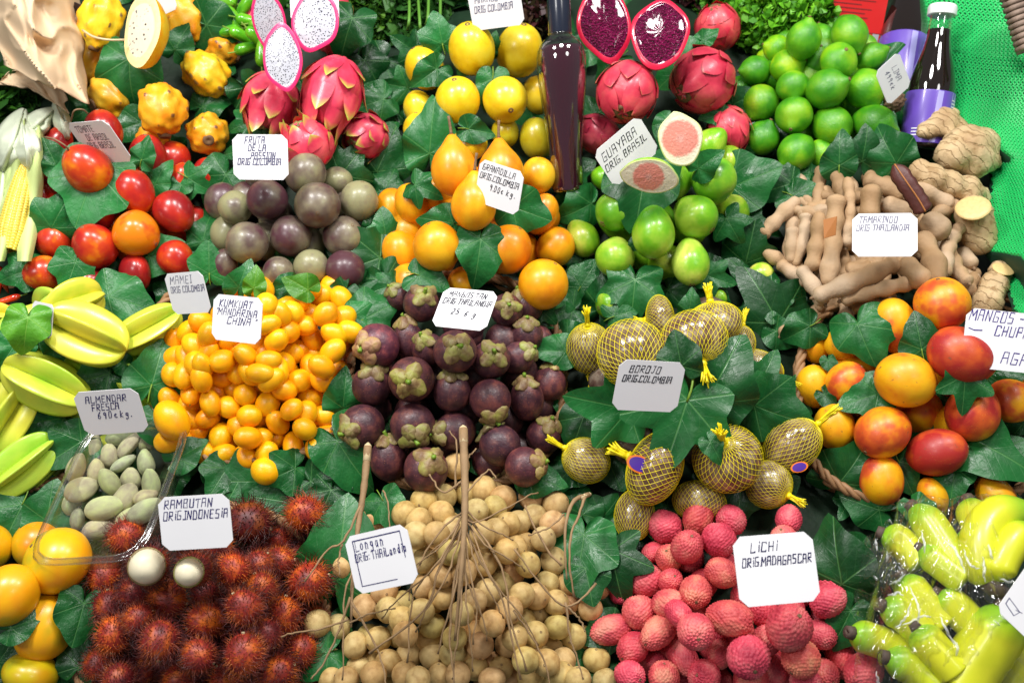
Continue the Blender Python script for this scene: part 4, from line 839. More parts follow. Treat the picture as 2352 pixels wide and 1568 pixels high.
lg = '''858 1197,973 1150,930 1180,963 1195,1013 1178,1003 1227,1018 1141,1112 1123,1094 1172,1136 1166,1156 1144,1167 1203,1108 1225,1139 1220,1164 1265,1044 1214,1035 1268,1074 1259,976 1287,956 1228,1015 1321,976 1349,1066 1313,1111 1293,1153 1341,1089 1380,1015 1369,838 1394,892 1400,785 1301,729 1431,776 1439,923 1422,968 1403,993 1436,869 1467,931 1456,816 1481,1044 1464,1060 1408,1131 1431,1103 1481,757 1518,824 1535,940 1501,993 1504,892 1521,931 1549,1091 1532,1150 1532,1052 1549,1010 1552,762 1560,796 1560,858 1549,1167 1478,883 1357,1220 1144,1277 1158,1190 1200,1227 1186,1248 1237,1270 1203,1272 1287,1182 1256,1204 1251,1213 1296,1256 1338,1305 1338,1198 1366,1232 1369,1277 1383,1235 1408,1198 1425,1280 1439,1317 1462,1373 1346,1356 1397,1370 1512,1229 1456,1269 1484,1294 1515,1207 1515,1255 1521,1291 1549,1218 1554,1182 1464,1390 1563,1328 1560,1048 1070,1120 1360,1170 1400,1040 1500,1130 1560,960 1560'''
LG = [(float(a), float(b)) for a, b in (p.split() for p in lg.split(','))]
heap('longan', [(u, v, rk.uniform(28.5, 32.5), rk.uniform(28.5, 32.5), None, None, (rk.uniform(.92, 1.08), rk.uniform(.92, 1.05), rk.uniform(.85, 1.1)), rk.uniform(-.1, .5)) for u, v in LG], lift=1.5, group='longans', lab='tan longan, {place} from the left in the {row} row from the top of its heap', rowh=42, gap=.88, tilt=(-20, 80), seed=37)
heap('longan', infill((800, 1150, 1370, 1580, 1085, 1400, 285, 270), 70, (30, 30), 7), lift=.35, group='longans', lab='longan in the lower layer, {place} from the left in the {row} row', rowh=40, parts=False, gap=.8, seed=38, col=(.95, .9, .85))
ly = '1527 1208 42 36,1603 1186 36 42,1679 1194 38 32,1651 1239 42 38,1578 1256 38 43,1536 1282 32 34,1500 1268 24 32,1657 1315 36 38,1598 1358 38 43,1482 1332 40 43,1426 1352 28 34,1468 1405 42 37,1539 1386 36 46,1404 1445 36 48,1454 1487 37 40,1513 1450 36 50,1598 1450 45 40,1677 1419 42 52,1567 1507 34 50,1505 1526 32 34,1446 1549 35 36,1525 1555 38 38,1654 1501 30 36,1719 1507 52 48,1617 1552 40 38,1724 1562 40 40,1812 1192 32 34,1905 1335 35 40,1902 1380 38 42,1812 1441 54 58,1885 1456 34 36,1933 1439 28 42,1840 1512 46 42,1933 1515 36 42,1890 1548 38 38,1983 1543 44 46,1772 1535 36 38,1850 1566 38 36,1800 1240 34 34,1700 1450 34 40,1760 1470 36 36,1540 1335 30 34,1560 1410 30 36'
LY = [tuple(map(float, p.split())) for p in ly.split(',')]
heap('lychee', [(u, v, a * .98, b * 1.08, None, None, tuple(rk.uniform(.88, 1.1) * np.array([1, rk.uniform(.8, 1.5), rk.uniform(.9, 1.2)])), .25 * (i % 3)) for i, (u, v, a, b) in enumerate(LY)], lift=1.5, group='lychees', lab='pink red lychee, {place} from the left in the {row} row of the lychee heap', rowh=48, gap=.9, tilt=(-40, 70), seed=39)
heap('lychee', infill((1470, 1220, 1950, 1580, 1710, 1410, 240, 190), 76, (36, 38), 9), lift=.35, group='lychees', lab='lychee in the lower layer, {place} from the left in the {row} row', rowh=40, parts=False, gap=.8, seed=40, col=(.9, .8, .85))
heap('orange fruit', [(132, 1287, 78, 70, 150, 20, (.98, 1.05, 1), .9, 'big yellow orange fruit with a green shoulder beside the almond tray'), (20, 1366, 65, 72, 60, 10, (1, .9, 1), .8, 'smooth orange fruit cut off by the left edge'), (102, 1440, 66, 78, 80, 10, (1, .9, 1), .4, 'orange fruit crossed by a pointed leaf'),
 (70, 1545, 62, 46, 80, 20, (.62, .92, 1), .5, 'green yellow fruit in the bottom left corner'), (-28, 1256, 54, 54, 90, 0, (.9, .95, 1), .1, 'yellow sliver of fruit at the left edge'), (85, 1250, 55, 55, None, 0, (.9, .85, 1), -.4, 'orange fruit behind the upright leaf')],
 lift=1.0, group='round orange fruits', lab='{adj}', seed=41)
pk = [(500, 20), (530, 8), (560, 22), (590, 6), (615, 20), (540, 45), (575, 50), (605, 55), (520, 70), (560, 82), (592, 90), (620, 80), (572, 110), (598, 120), (505, 0), (480, -8)]
heap('green pepper', [(u, v, 21, 34, None, 10, None, .3 * (i % 3)) for i, (u, v) in enumerate(pk)], lift=2.0, group='small green peppers', lab='small green pepper, {place} from the left in the {row} row behind the dragon fruit', rowh=28, gap=.7, seed=43)
heap('red chilli', [(2, 590, 12, 30, 60, 10), (8, 640, 14, 34, 110, 10), (14, 690, 12, 32, 20, 10), (-4, 670, 12, 30, 80, 10), (24, 705, 10, 26, 0, 10)], lift=1.6, group='red chillies at the left edge', lab='shiny red chilli at the left edge, {row} from the top', rowh=12, gap=.6, seed=44)
al = [(215, 1028, 26, 33, 80), (278, 1000, 22, 36, 20), (298, 1020, 22, 38, 50), (336, 1014, 22, 24, 90), (250, 1046, 26, 30, 90), (175, 1073, 28, 36, 75), (221, 1082, 27, 32, 90), (283, 1064, 20, 34, 35), (335, 1062, 27, 34, 100), (250, 1105, 28, 36, 120), (300, 1100, 25, 29, 90), (347, 1108, 20, 36, 100), (188, 1122, 30, 40, 20), (166, 1150, 22, 34, 80), (242, 1166, 27, 46, 15), (178, 1190, 22, 28, 90), (228, 1216, 24, 38, 10), (333, 1172, 26, 46, 35), (297, 1186, 24, 36, 35), (205, 1228, 16, 22, 30), (290, 1140, 26, 36, 60), (335, 1140, 24, 30, 20)]
heap('green almond', [(u, v, a, b, q, 10, None, .9 * max(0, 1 - abs(v - 1090) / 160) + .3 * (i % 2)) for i, (u, v, a, b, q) in enumerate(al)], lift=2.2, group='green almonds in the clear tray', lab='fuzzy green almond, {place} from the left in the {row} row of the tray', rowh=32, gap=.72, seed=45)
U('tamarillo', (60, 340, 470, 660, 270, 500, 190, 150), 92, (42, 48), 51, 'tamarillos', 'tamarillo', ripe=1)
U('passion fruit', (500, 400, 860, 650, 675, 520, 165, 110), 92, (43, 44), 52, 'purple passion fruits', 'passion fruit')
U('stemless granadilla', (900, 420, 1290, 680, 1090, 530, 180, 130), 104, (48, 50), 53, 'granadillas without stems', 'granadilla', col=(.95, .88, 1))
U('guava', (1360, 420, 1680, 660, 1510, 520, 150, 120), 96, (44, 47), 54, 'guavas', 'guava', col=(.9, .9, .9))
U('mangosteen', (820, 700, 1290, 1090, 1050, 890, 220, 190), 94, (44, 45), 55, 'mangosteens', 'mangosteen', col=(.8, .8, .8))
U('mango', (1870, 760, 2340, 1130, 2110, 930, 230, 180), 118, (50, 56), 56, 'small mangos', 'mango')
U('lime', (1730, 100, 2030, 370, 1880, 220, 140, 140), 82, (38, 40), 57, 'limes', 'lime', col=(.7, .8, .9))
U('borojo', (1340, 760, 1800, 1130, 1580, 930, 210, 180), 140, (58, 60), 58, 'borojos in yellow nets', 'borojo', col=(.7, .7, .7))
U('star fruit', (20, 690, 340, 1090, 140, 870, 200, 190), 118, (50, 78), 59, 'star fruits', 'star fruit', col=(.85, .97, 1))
# ---------------------------------------------------------------- halved fruit
def half(nm, skin, flesh, u, v, a, b, alpha, tau, dh, label, group, depth=.75, pear=0., rimc=None, seed=0, dome=.05, tint=(1, 1, 1)):
    """long axis along y, cut face up (+z); skin, the cut face and its rim"""
    p, t = at(u, v, dh); s = t / FPX; T = toward(p); al = math.radians(alpha)
    R = unit(RIGHT - (RIGHT @ T) * T); U = np.cross(T, R); y = math.cos(al) * R + math.sin(al) * U
    ta, to = math.radians(tau[0]), math.radians(tau[1]); z = unit(T + math.tan(ta) * y + math.tan(to) * np.cross(y, T)); y = unit(y - (y @ z) * z); x = np.cross(y, z)
    n, m = 44, 12; r = np.random.default_rng(seed)
    ph = np.linspace(0, 2 * math.pi, n, endpoint=False)
    out = 1 + .025 * np.sin(3 * ph + seed) + .02 * np.sin(5 * ph + seed * 2) - pear * np.clip(np.sin(ph), 0, 1) ** 2 * np.abs(np.cos(ph)) * 1.2
    wy = 1 + .06 * pear + (.10 * np.abs(np.sin(ph)) ** 9 if 'dragon' in nm else 0 * ph)
    V = []
    for j in range(m):
        q = j / (m - 1) * math.pi / 2
        for i in range(n): V.append((out[i] * math.cos(ph[i]) * math.cos(q), wy[i] * out[i] * math.sin(ph[i]) * math.cos(q) * (b / a), -depth * math.sin(q) * (1 + .05 * math.sin(3 * ph[i]))))
    body = make_mesh(nm, V, grid_faces(n, m), [skin])
    o = new_obj(nm, body, None, mat4(x, y, z, p, a * s, a * s, a * s)); o.color = (*tint, 1)
    W = []; rings = ([1.0, .94, .86, .84, .76, .62, .48, .33, .18, .04] if 'dragon' in nm else [1.0, .965, .94, .9, .8, .65, .5, .34, .18, .04]) if nm != 'halved_pitahaya' else [1.0, .86, .74, .71, .64, .52, .4, .27, .14, .03]
    for k, q in enumerate(rings):
        zz = [.0, .025, .03, .02, .03, .035, .04, .045, .05, .05][k] + dome * (1 - q * q)
        for i in range(n): W.append((q * out[i] * math.cos(ph[i]), wy[i] * q * out[i] * math.sin(ph[i]) * (b / a), zz + r.normal(0, .006) * (q < .9)))
    f = grid_faces(n, len(rings)); f.append(tuple(range((len(rings) - 1) * n, len(rings) * n)))
    fm = [1 if k < 2 * n else 0 for k in range(len(f))]
    rim = rimc or skin
    new_obj('flesh', make_mesh('flesh', W, f, [flesh, rim], True, fm), o)
    return tag(o, label, 'fruit', group)
plain('dragon rim', (.72, .03, .16), .35, coat=.2); plain('guava rim', (.62, .66, .30), .4); plain('cream rim', (.80, .66, .30), .4); plain('red rim', (.58, .012, .05), .25, coat=.4)
DB = bpy.data.materials
H = 'halved fruits on show'
half('halved_pitahaya', M['pitahaya skin'], M['seeded cream'], 326, 70, 52, 86, 94, (30, -42), .12, 'halved yellow pitahaya with white flesh and black seeds on top', H, 1.25, 0, DB['cream rim'], 1)
half('halved_dragon_fruit', M['dragon skin'], M['seeded white'], 724, 48, 54, 66, 78, (10, -12), .115, 'largest dragon fruit half, white flesh, at the right', H, .8, 0, DB['dragon rim'], 2)
half('halved_dragon_fruit', M['dragon skin'], M['seeded white'], 618, 48, 38, 70, 98, (-8, -5), .095, 'dragon fruit half partly hidden at the upper left', H, .8, 0, DB['dragon rim'], 3)
half('halved_dragon_fruit', M['dragon skin'], M['seeded white'], 649, 133, 46, 70, 94, (8, -16), .125, 'small white dragon fruit half lowest of three, in film', H, .8, 0, DB['dragon rim'], 4)
half('halved_dragon_fruit', M['red dragon skin'], M['seeded red'], 1388, 52, 62, 86, 100, (18, 8), .105, 'film wrapped dragon fruit half with dark purple flesh beside the bottle', H, .7, .15, DB['red rim'], 5, .12)
half('halved_dragon_fruit', M['red dragon skin'], M['seeded red'], 1516, 78, 67, 78, 84, (24, 0), .125, 'round dragon fruit half with glossy purple flesh in the centre', H, .7, 0, DB['red rim'], 6, .12)
half('halved_guava', M['guava skin'], M['guava flesh'], 1562, 318, 51, 63, 106, (-6, 6), .115, 'upright guava half with pale pink flesh', H, .8, .22, DB['guava rim'], 7, .04, (1.3, 1.2, 1.5))
half('halved_guava', M['guava skin'], M['guava flesh'], 1490, 405, 44, 68, 172, (0, -30), .125, 'guava half lying on its side below the upright one', H, .9, .2, DB['guava rim'], 8, .04, (1.3, 1.2, 1.5))
# peeled rambutans: white ball bursting out of its hairy shell
def peeled(u, v, rb, rs, label, dx, dy):
    p, t = at(u, v, .075); s = t / FPX; x, y, z = basis(p, 60, 30, 0)
    q, _ = at(u + dx, v + dy, .066)
    o = new_obj('peeled_rambutan', K['rambutan']['bodies'][0], None, mat4(x, y, z, q, rs * s, rs * s, rs * s)); o.color = (.7, .6, .8, 1)
    h = new_obj('hair', HAIRS[1], o); h.color = (.55, .5, .8, 1)
    b = new_obj('flesh', spheroid('flesh', lambda T, P: 1 + .03 * lump(T, P, 3), [M['white flesh']], 28, 18), o); b.matrix_world = mat4(x, y, z, p + toward(p) * .006, rb * s, rb * s, rb * s)
    w = toward(p); e1 = unit(np.cross(w, UPV)); e2 = np.cross(w, e1)
    pts = [p + w * .004 + rb * s * 1.0 * (math.cos(k) * e1 + math.sin(k) * e2 * 1.03) for k in np.linspace(0, 2 * math.pi, 26)]
    mb = MB(); mb.add(*tube_vf(pts, .0013, 6, False)); e = new_obj('torn_rim', mb.mesh('torn_rim', [M['calyx green']]), o, Matrix.Identity(4))
    tag(o, label, 'fruit', 'peeled rambutans')
peeled(337, 1300, 39, 44, 'peeled rambutan with the larger white ball, under the RAMBUTAN card', 8, -2)
peeled(434, 1313, 31, 40, 'peeled rambutan with the smaller white ball and a brown seed tip', 14, -6)

# ---------------------------------------------------------------- tamarind pods, carob pod, ginger
def pod(pts, w, label, dh=.03, ups=(), nm='tamarind_pod', mat='tamarind shell', group='tamarind pods', seed=0):
    r = random.Random(seed); P3 = []; W = []
    n = len(pts)
    for i, (u, v) in enumerate(pts):
        p, t = at(u, v, dh + (ups[i] if ups else 0)); P3.append(p); sc = t / FPX
    e0 = .010 * unit(P3[0] - P3[1]); e1 = .010 * unit(P3[-1] - P3[-2]); P3[0] = P3[0] + e0; P3[-1] = P3[-1] + e1
    P = smooth_path(P3, 30); L = np.linalg.norm(np.diff(P, axis=0), axis=1).sum(); nb = max(1, round(L / (w * sc * 1.25))); ph = r.uniform(-.3, .3)
    R = []
    for k in range(30):
        s = k / 29; e = min(1, (s * L) / (w * sc * .45), ((1 - s) * L) / (w * sc * .45)); cap = math.sqrt(max(.02, 1 - (1 - e) ** 2))
        R.append(w * sc * .5 * cap * (1 - .24 * (1 - math.cos(2 * math.pi * (s * nb + ph))) * .5 * (1 if nb > 1 else 0) + .05 * math.sin(9 * s + seed)))
    mb = MB(); mb.add(*tube_vf(P, R, 16)); o = new_obj(nm, mb.mesh(nm, [M[mat]])); o.color = (r.uniform(.9, 1.1),) * 3 + (1,)
    tip, _ = (P[-1], 0); d = unit(P[-1] - P[-3]); mb = MB(); mb.add(*tube_vf([P[-1] - d * .001, P[-1] + d * .0022, P[-1] + d * .0035], [.0022, .0017, .0006], 6)); new_obj('stem_scar', mb.mesh('stem_scar', [M['stem brown']]), o)
    return tag(o, label, 'tamarind pod' if nm == 'tamarind_pod' else 'pod', group)
c8 = lambda L: [(1764 + x * .25, 367.4 + y * .25) for x, y in L]
PODS = [([(735, 235), (760, 440), (725, 720)], 92, .045, 'upright pod with a cracked shell at the top'), ([(625, 400), (600, 720), (555, 1085)], 150, .05, 'long pod below a peeling orange flake of shell'), ([(465, 560), (445, 760), (412, 940)], 130, .05, 'curved pod left of the long one, ending in a nipple'),
 ([(340, 570), (335, 680), (270, 900)], 105, .035, 'pod with a round upper end at the left'), ([(225, 690), (215, 870)], 110, .035, 'short fat pod in the left middle'), ([(225, 410), (90, 540), (-10, 640)], 125, .03, 'pod leading out over the leaf at the far left'),
 ([(950, 310), (935, 470)], 150, .055, 'short thick pod above the card'), ([(960, 200), (1080, 240), (1170, 300)], 140, .035, 'bulging pod behind the card with a dark end'), ([(440, 430), (640, 390), (850, 330)], 95, .025, 'pod lying across the back left'),
 ([(1120, 970), (860, 1090), (500, 1230)], 165, .065, 'longest pod slanting along the bottom'), ([(1320, 1130), (1080, 1180), (760, 1270)], 125, .055, 'knobbed pod below the longest one'), ([(340, 1050), (410, 1150), (480, 1260)], 125, .05, 'bent pod at the bottom left corner of the pile'),
 ([(160, 990), (290, 1090)], 110, .035, 'small pod at the left bottom edge'), ([(1287, 985), (1400, 1090)], 165, .06, 'pod seen end on below the card'), ([(1430, 750), (1510, 900), (1540, 1080)], 190, .055, 'thick pod running down right of the card'),
 ([(1500, 570), (1580, 650)], 190, .06, 'fat pod end touching the card at the right'), ([(1740, 660), (1660, 790), (1640, 1000)], 120, .05, 'pod with a split papery shell'), ([(1680, 860), (1730, 1000), (1800, 1080)], 130, .035, 'pod near the cut ginger at the right'),
 ([(1800, 880), (1840, 930)], 130, .03, 'round pod end below the ginger'), ([(1890, 1060), (1850, 1180)], 120, .02, 'pod lowest at the right edge'), ([(1390, 280), (1500, 320), (1620, 400)], 150, .04, 'pod behind the dark carob pod'), ([(1130, 420), (1230, 470)], 140, .04, 'pod just above the card on the right'),
 ([(1570, 480), (1690, 430)], 120, .04, 'pod between carob pod and ginger'), ([(30, 880), (170, 960)], 110, .02, 'pale pod beside the yellow guava'), ([(690, 900), (690, 1010)], 110, .03, 'pod in the gap left below the card'), ([(780, 1010), (880, 1000)], 120, .03, 'pod in shade under the card'),
 ([(1020, 1335), (860, 1345)], 100, .03, 'pod behind the yellow mango'), ([(600, 1330), (360, 1440), (180, 1570)], 130, .015, 'long pod lying outside the pile at the bottom left'), ([(560, 330), (700, 330), (860, 300)], 90, .02, 'thin pod at the back of the pile'), ([(320, 470), (540, 510)], 95, .03, 'pod with a broken tip at the left back'), ([(1290, 350), (1330, 460)], 110, .03, 'pod under the carob pod'), ([(560, 1000), (640, 1130)], 110, .03, 'pod under the long ones at the bottom')]
for i, (L, w, dh, lb) in enumerate(PODS): pod(c8(L), w * .31, 'tan tamarind ' + lb, dh, seed=i)
pr_ = random.Random(5); under = []
for i in range(46):
    a = pr_.uniform(0, 6.28); q = math.sqrt(pr_.uniform(0, 1)); u, v = 1995 + 205 * q * math.cos(a), 545 + 135 * q * math.sin(a); al = pr_.uniform(0, 3.14) if pr_.random() < .4 else pr_.gauss(1.6, .4); l = pr_.uniform(34, 70)
    under.append(([(u - l * math.cos(al), v + l * math.sin(al)), (u + pr_.uniform(-8, 8), v + pr_.uniform(-8, 8)), (u + l * math.cos(al), v - l * math.sin(al))], pr_.uniform(30, 42), u, v))
uw = row_words([(q[2], q[3]) for q in under], 28)
for i, q in enumerate(under): pod(q[0], q[1], f'tamarind pod of the lower layer, {uw[i][1]} from the left in the {uw[i][0]} row', .012 + .008 * (i % 3), seed=100 + i)
cp = c8([(1155, 45), (1260, 200), (1370, 360), (1440, 480)])
def carob():
    P3 = [at(u, v, .085)[0] for u, v in cp]; P = smooth_path(P3, 20); T = toward(P[9]); mb = MB(); ms = MB(); n = 8
    V = []
    for i, p in enumerate(P):
        d = unit(np.gradient(P, axis=0)[i]); s = unit(np.cross(d, T)); w = .0095 * min(1, (i + .6) / 3, (20.4 - i) / 2.5) * (1 + .05 * math.sin(i * 1.9))
        for k in range(n): a = 2 * math.pi * k / n; V.append(p + s * w * math.cos(a) + T * .0042 * math.sin(a))
    mb.add(V, grid_faces(n, 20) + [tuple(range(n))[::-1], tuple(range(19 * n, 20 * n))])
    o = new_obj('carob_pod', mb.mesh('carob_pod', [M['dark pod']]))
    side = [p + unit(np.cross(unit(np.gradient(P, axis=0)[i]), T)) * -.001 + T * .0043 for i, p in enumerate(P)]
    ms.add(*tube_vf(side, .0008, 6)); new_obj('seam', ms.mesh('seam', [M['pod seam']]), o)
    tag(o, 'flat dark red brown carob pod stuck in the tamarind pile', 'pod')
carob()
def ginger(lumps, label, seed, cut=None):
    """a rhizome: rounded knobs along joined paths"""
    me = bpy.data.metaballs.new('ginger'); me.resolution = .003; me.threshold = .25; ob = bpy.data.objects.new('ginger', me); COL.objects.link(ob)
    for u, v, r, dh in lumps:
        p, t = at(u, v, dh); e = me.elements.new(); e.co = p; e.radius = r * t / FPX * 1.55; e.stiffness = 2
    bpy.context.view_layer.update(); dg = bpy.context.evaluated_depsgraph_get(); mesh = bpy.data.meshes.new_from_object(ob.evaluated_get(dg)); COL.objects.unlink(ob); bpy.data.objects.remove(ob)
    for v in mesh.vertices:
        c = v.co; v.co = c + Vector(v.normal) * (.0022 * noise.noise(c * 70) + .0010 * noise.noise(c * 220) + .0007 * math.sin((c.x * .6 + c.y + c.z) * 480))
    mesh.materials.clear(); mesh.materials.append(M['ginger skin']); mesh.polygons.foreach_set('use_smooth', [True] * len(mesh.polygons))
    o = new_obj('ginger_root', mesh)
    if cut:
        u, v, r, dh, al, ta = cut; p, t = at(u, v, dh); x, y, z = basis(p, al, ta, 0); s = t / FPX * r
        new_obj('cut_face', spheroid('cut_face', lambda T, P: 1 + .04 * lump(T, P, 2), [DB['ginger cut']], 24, 10), o, mat4(x, y, z, p, s, s, s * .22))
    return tag(o, label, 'ginger', 'ginger roots by the green net')
plain('ginger cut', (.66, .48, .20), .5, var=.3, scale=5)
ginger([(2130, 300, 20, .05), (2165, 285, 34, .055), (2185, 262, 16, .055), (2200, 300, 26, .05), (2220, 345, 52, .06), (2185, 355, 34, .06), (2255, 335, 36, .06), (2270, 312, 18, .06), (2272, 372, 22, .055), (2240, 375, 34, .055), (2120, 305, 14, .06)], 'largest ginger root with many knobs, above the others', 1)
ginger([(2110, 392, 22, .045), (2140, 412, 30, .045), (2180, 425, 32, .045), (2220, 440, 34, .045), (2245, 455, 26, .04)], 'ginger root lying across behind the cut one', 2)
ginger([(2237, 490, 38, .055), (2243, 520, 36, .05), (2250, 550, 34, .045)], 'thick ginger root with its yellow cut end up', 3, (2235, 478, 39, .072, 95, 45))
ginger([(2300, 628, 27, .04), (2285, 655, 30, .035), (2270, 690, 32, .025), (2262, 715, 26, .015)], 'ginger finger with a dry brown end, beside the net hem', 4, (2304, 618, 25, .052, 70, 30))

# ---------------------------------------------------------------- bottles
plain('cap black', (.012, .016, .03), .25, coat=.4); plain('cap white', (.78, .80, .84), .4)
t = NT('dark juice'); M['dark juice'] = t.done((.048, .006, .018), .05, .5, .6, .02)
t = NT('soy dark'); M['soy dark'] = t.done((.010, .006, .005), .05, .6, 1.0, .02)
def glass(name, tintc, alpha=.85):
    t = NT(name); tr = t.node('ShaderNodeBsdfTransparent'); tr.inputs[0].default_value = (*tintc, 1); gl = t.node('ShaderNodeBsdfGlossy'); gl.inputs['Roughness'].default_value = .04
    fr = t.node('ShaderNodeLayerWeight'); fr.inputs['Blend'].default_value = .35; mx = t.node('ShaderNodeMixShader')
    t.link(t.math('ADD', t.math('MULTIPLY', fr.outputs['Facing'], .55), 1 - alpha), mx.inputs[0]); t.link(tr.outputs[0], mx.inputs[1]); t.link(gl.outputs[0], mx.inputs[2])
    t.link(mx.outputs[0], t.out.inputs[0]); return t.m
M['clear glass'] = glass('clear glass', (.92, .95, .93), .9)
def bottle(nm, base, top, w, prof, mat, parts, label, group=None):
    """base and top are picture positions with rises; profile in (radius, height) units of the bottle's width and length"""
    pb, tb = at(*base); pt, tt = at(*top); ax = pt - pb; L = np.linalg.norm(ax); z = ax / L; x = unit(np.cross(z, toward(pb))); y = np.cross(z, x)
    R = w * (tb + tt) / 2 / FPX; mw = mat4(x, y, z, pb, R, R, L)
    def mk(n, pr, m):
        v, f = lathe_vf(pr, 40); return make_mesh(n, v, f, [m])
    o = new_obj(nm, mk(nm, prof, mat), None, mw)
    for n, pr, m in parts: new_obj(n, mk(n, pr, m), o)
    return tag(o, label, 'bottle', group), mw
jp = [(.02, 0), (.60, 0), (.66, .012), (.67, .04), (.67, .12), (.70, .25), (.78, .38), (.88, .50), (.96, .60), (1.0, .68), (1.0, .735), (.95, .78), (.83, .815), (.66, .838), (.50, .855), (.43, .872)]
lq = [(r * .94, max(.012, z)) for r, z in jp if z < .80] + [(.80, .805), (.02, .806)]
bottle('juice_bottle', (1303, 440, .03), (1284, 22, .15), 57, jp, M['clear glass'], [('liquid', lq, M['dark juice']), ('cap', [(.02, .872), (.44, .872), (.46, .88), (.46, 1.06), (.43, 1.075), (.02, 1.075)], DB['cap black']), ('collar', [(.44, .862), (.485, .866), (.485, .873), (.44, .876)], M['clear glass'])], 'tall dark purple juice bottle with a black cap between maracuyas and dragon fruits')
plain('label purple', (.125, .065, .42), .35, coat=.2, var=.08); plain('label lilac', (.36, .33, .70), .35, coat=.2, var=.05)
sp = [(.02, 0), (.92, 0), (1, .02), (1, .40), (.97, .46), (.80, .58), (.62, .68), (.52, .76), (.48, .83)]
NECK = [(.481, .83), (.46, .90), (.47, .94), (.50, .945)]
M['cap white'] = DB['cap white']
def sauce(base, top, w, label, seed):
    o, mw = bottle('sauce_bottle', base, top, w, sp, M['soy dark'], [('neck', NECK, M['clear glass']), ('cap', [(.02, .93), (.55, .93), (.60, .935), (.60, .985), (.56, 1.0), (.02, 1.0)], DB['cap white']), ('label', [(1.012, .03), (1.018, .035), (1.018, .385), (1.012, .39)], DB['label purple'])], label, 'dark sauce bottles')
    lab = [c for c in o.children if c.name.startswith('label')][0]
    def strip(a0, a1, z0, z1, slant, n, m):
        V = []; k = 10
        for j in range(k):
            q = j / (k - 1)
            for i in range(4):
                a = a0 + (a1 - a0) * i / 3 + slant * q; V.append((1.024 * math.cos(a), 1.024 * math.sin(a), z0 + (z1 - z0) * q))
        new_obj(n, make_mesh(n, V, grid_faces(4, k, False), [m]), lab)
    A = math.radians
    strip(A(-80), A(-66), .035, .385, .12, 'label_stripe', DB['label lilac']); strip(A(-38), A(10), .035, .385, .12, 'label_stripe', DB['label lilac'])
    r = random.Random(seed); mb = MB()
    for k in range(9):
        zz = .33 - k * .022; w_ = r.uniform(.25, .42); V = []
        for i in range(5):
            a = A(-32) + w_ * i / 4; V += [(1.03 * math.cos(a), 1.03 * math.sin(a), zz), (1.03 * math.cos(a), 1.03 * math.sin(a), zz + .008)]
        mb.add(V, [(2 * i, 2 * i + 2, 2 * i + 3, 2 * i + 1) for i in range(4)])
    new_obj('print', mb.mesh('print', [DB['print white']], False), lab); mb = MB()
    for k in range(3):
        zz = .12 - k * .022; V = []
        for i in range(6):
            a = A(-125) + r.uniform(.4, .55) * i / 5; V += [(1.03 * math.cos(a), 1.03 * math.sin(a), zz), (1.03 * math.cos(a), 1.03 * math.sin(a), zz + .008)]
        mb.add(V, [(2 * i, 2 * i + 2, 2 * i + 3, 2 * i + 1) for i in range(5)])
    new_obj('small_print', mb.mesh('small_print', [DB['print white']], False), lab)
    return o
plain('print white', (.75, .75, .85), .5)
sauce((2120, 345, .02), (2166, 14, .10), 53, 'sauce bottle with a white cap in front, purple label facing out', 1)
sauce((2062, 235, .0), (2098, -115, .06), 54, 'sauce bottle standing behind, its neck cut by the picture edge', 2)

# ---------------------------------------------------------------- red carton, morel, black card, kraft bag
M['carton red'] = plain('carton red', (.55, .012, .012), .35, coat=.15, var=.06); plain('carton grey', (.32, .33, .36), .4); plain('carton ink', (.20, .008, .008), .5)
def carton():
    p, t = at(1945, 75, -.01); s = t / FPX; T = toward(p); y = unit(np.cross(T, RIGHT)); c, sn = math.cos(-.10), math.sin(-.10); x = c * RIGHT + sn * y; z = unit(np.cross(x, y)); y = np.cross(z, x)
    w, h, d = 165 * s, 170 * s, 60 * s; V = [(sx * w / 2, sy * h / 2, sz * d / 2) for sx in (-1, 1) for sy in (-1, 1) for sz in (-1, 1)]
    F = [(0, 1, 3, 2), (4, 6, 7, 5), (0, 4, 5, 1), (2, 3, 7, 6), (0, 2, 6, 4), (1, 5, 7, 3)]
    o = new_obj('red_carton', make_mesh('red_carton', V, F, [M['carton red']], False), None, mat4(x, y, z, p - z * .02, 1, 1, 1))
    def flat(n, x0, y0, x1, y1, m, zz): new_obj(n, make_mesh(n, [(x0, y0, zz), (x1, y0, zz), (x1, y1, zz), (x0, y1, zz)], [(0, 1, 2, 3)], [m], False), o)
    flat('grey_band', w * .38, -h * .48, w * .47, h * .02, DB['carton grey'], d / 2 + .0003)
    flat('fold_line', -w * .5, h * .015, w * .5, h * .028, DB['carton ink'], d / 2 + .0003)
    r = random.Random(2); mb = MB()
    for k in range(6):
        y0 = h * (.42 - k * .055); x0 = -w * .32 + r.uniform(0, .05) * w; x1 = x0 + w * r.uniform(.45, .62); mb.add([(x0, y0, d / 2 + .0004), (x1, y0, d / 2 + .0004), (x1, y0 + h * .014, d / 2 + .0004), (x0, y0 + h * .014, d / 2 + .0004)], [(0, 1, 2, 3)])
    new_obj('print', mb.mesh('print', [DB['carton ink']], False), o); tag(o, 'red cardboard carton with dark print standing behind the limes', 'carton')
carton()
def morel():
    p, t = at(2054, 232, .055); s = t / FPX * 25; bf = bumpfield(70, .2, .4, 3); x, y, z = basis(p, 75, 20, 0)
    me = spheroid('morel_mushroom', lambda T, P: .78 + .3 * bf(T, P), [DB['morel cap']], 40, 28)
    o = new_obj('morel_mushroom', me, None, mat4(x, y, z, p, s, s, s * 1.05)); new_obj('stem', stem_mesh('stem', DB['morel stem'], .34, .7, 1.75, .12, 1.1), o)
    tag(o, 'dried brown morel mushroom in front of the LIMA card', 'mushroom')
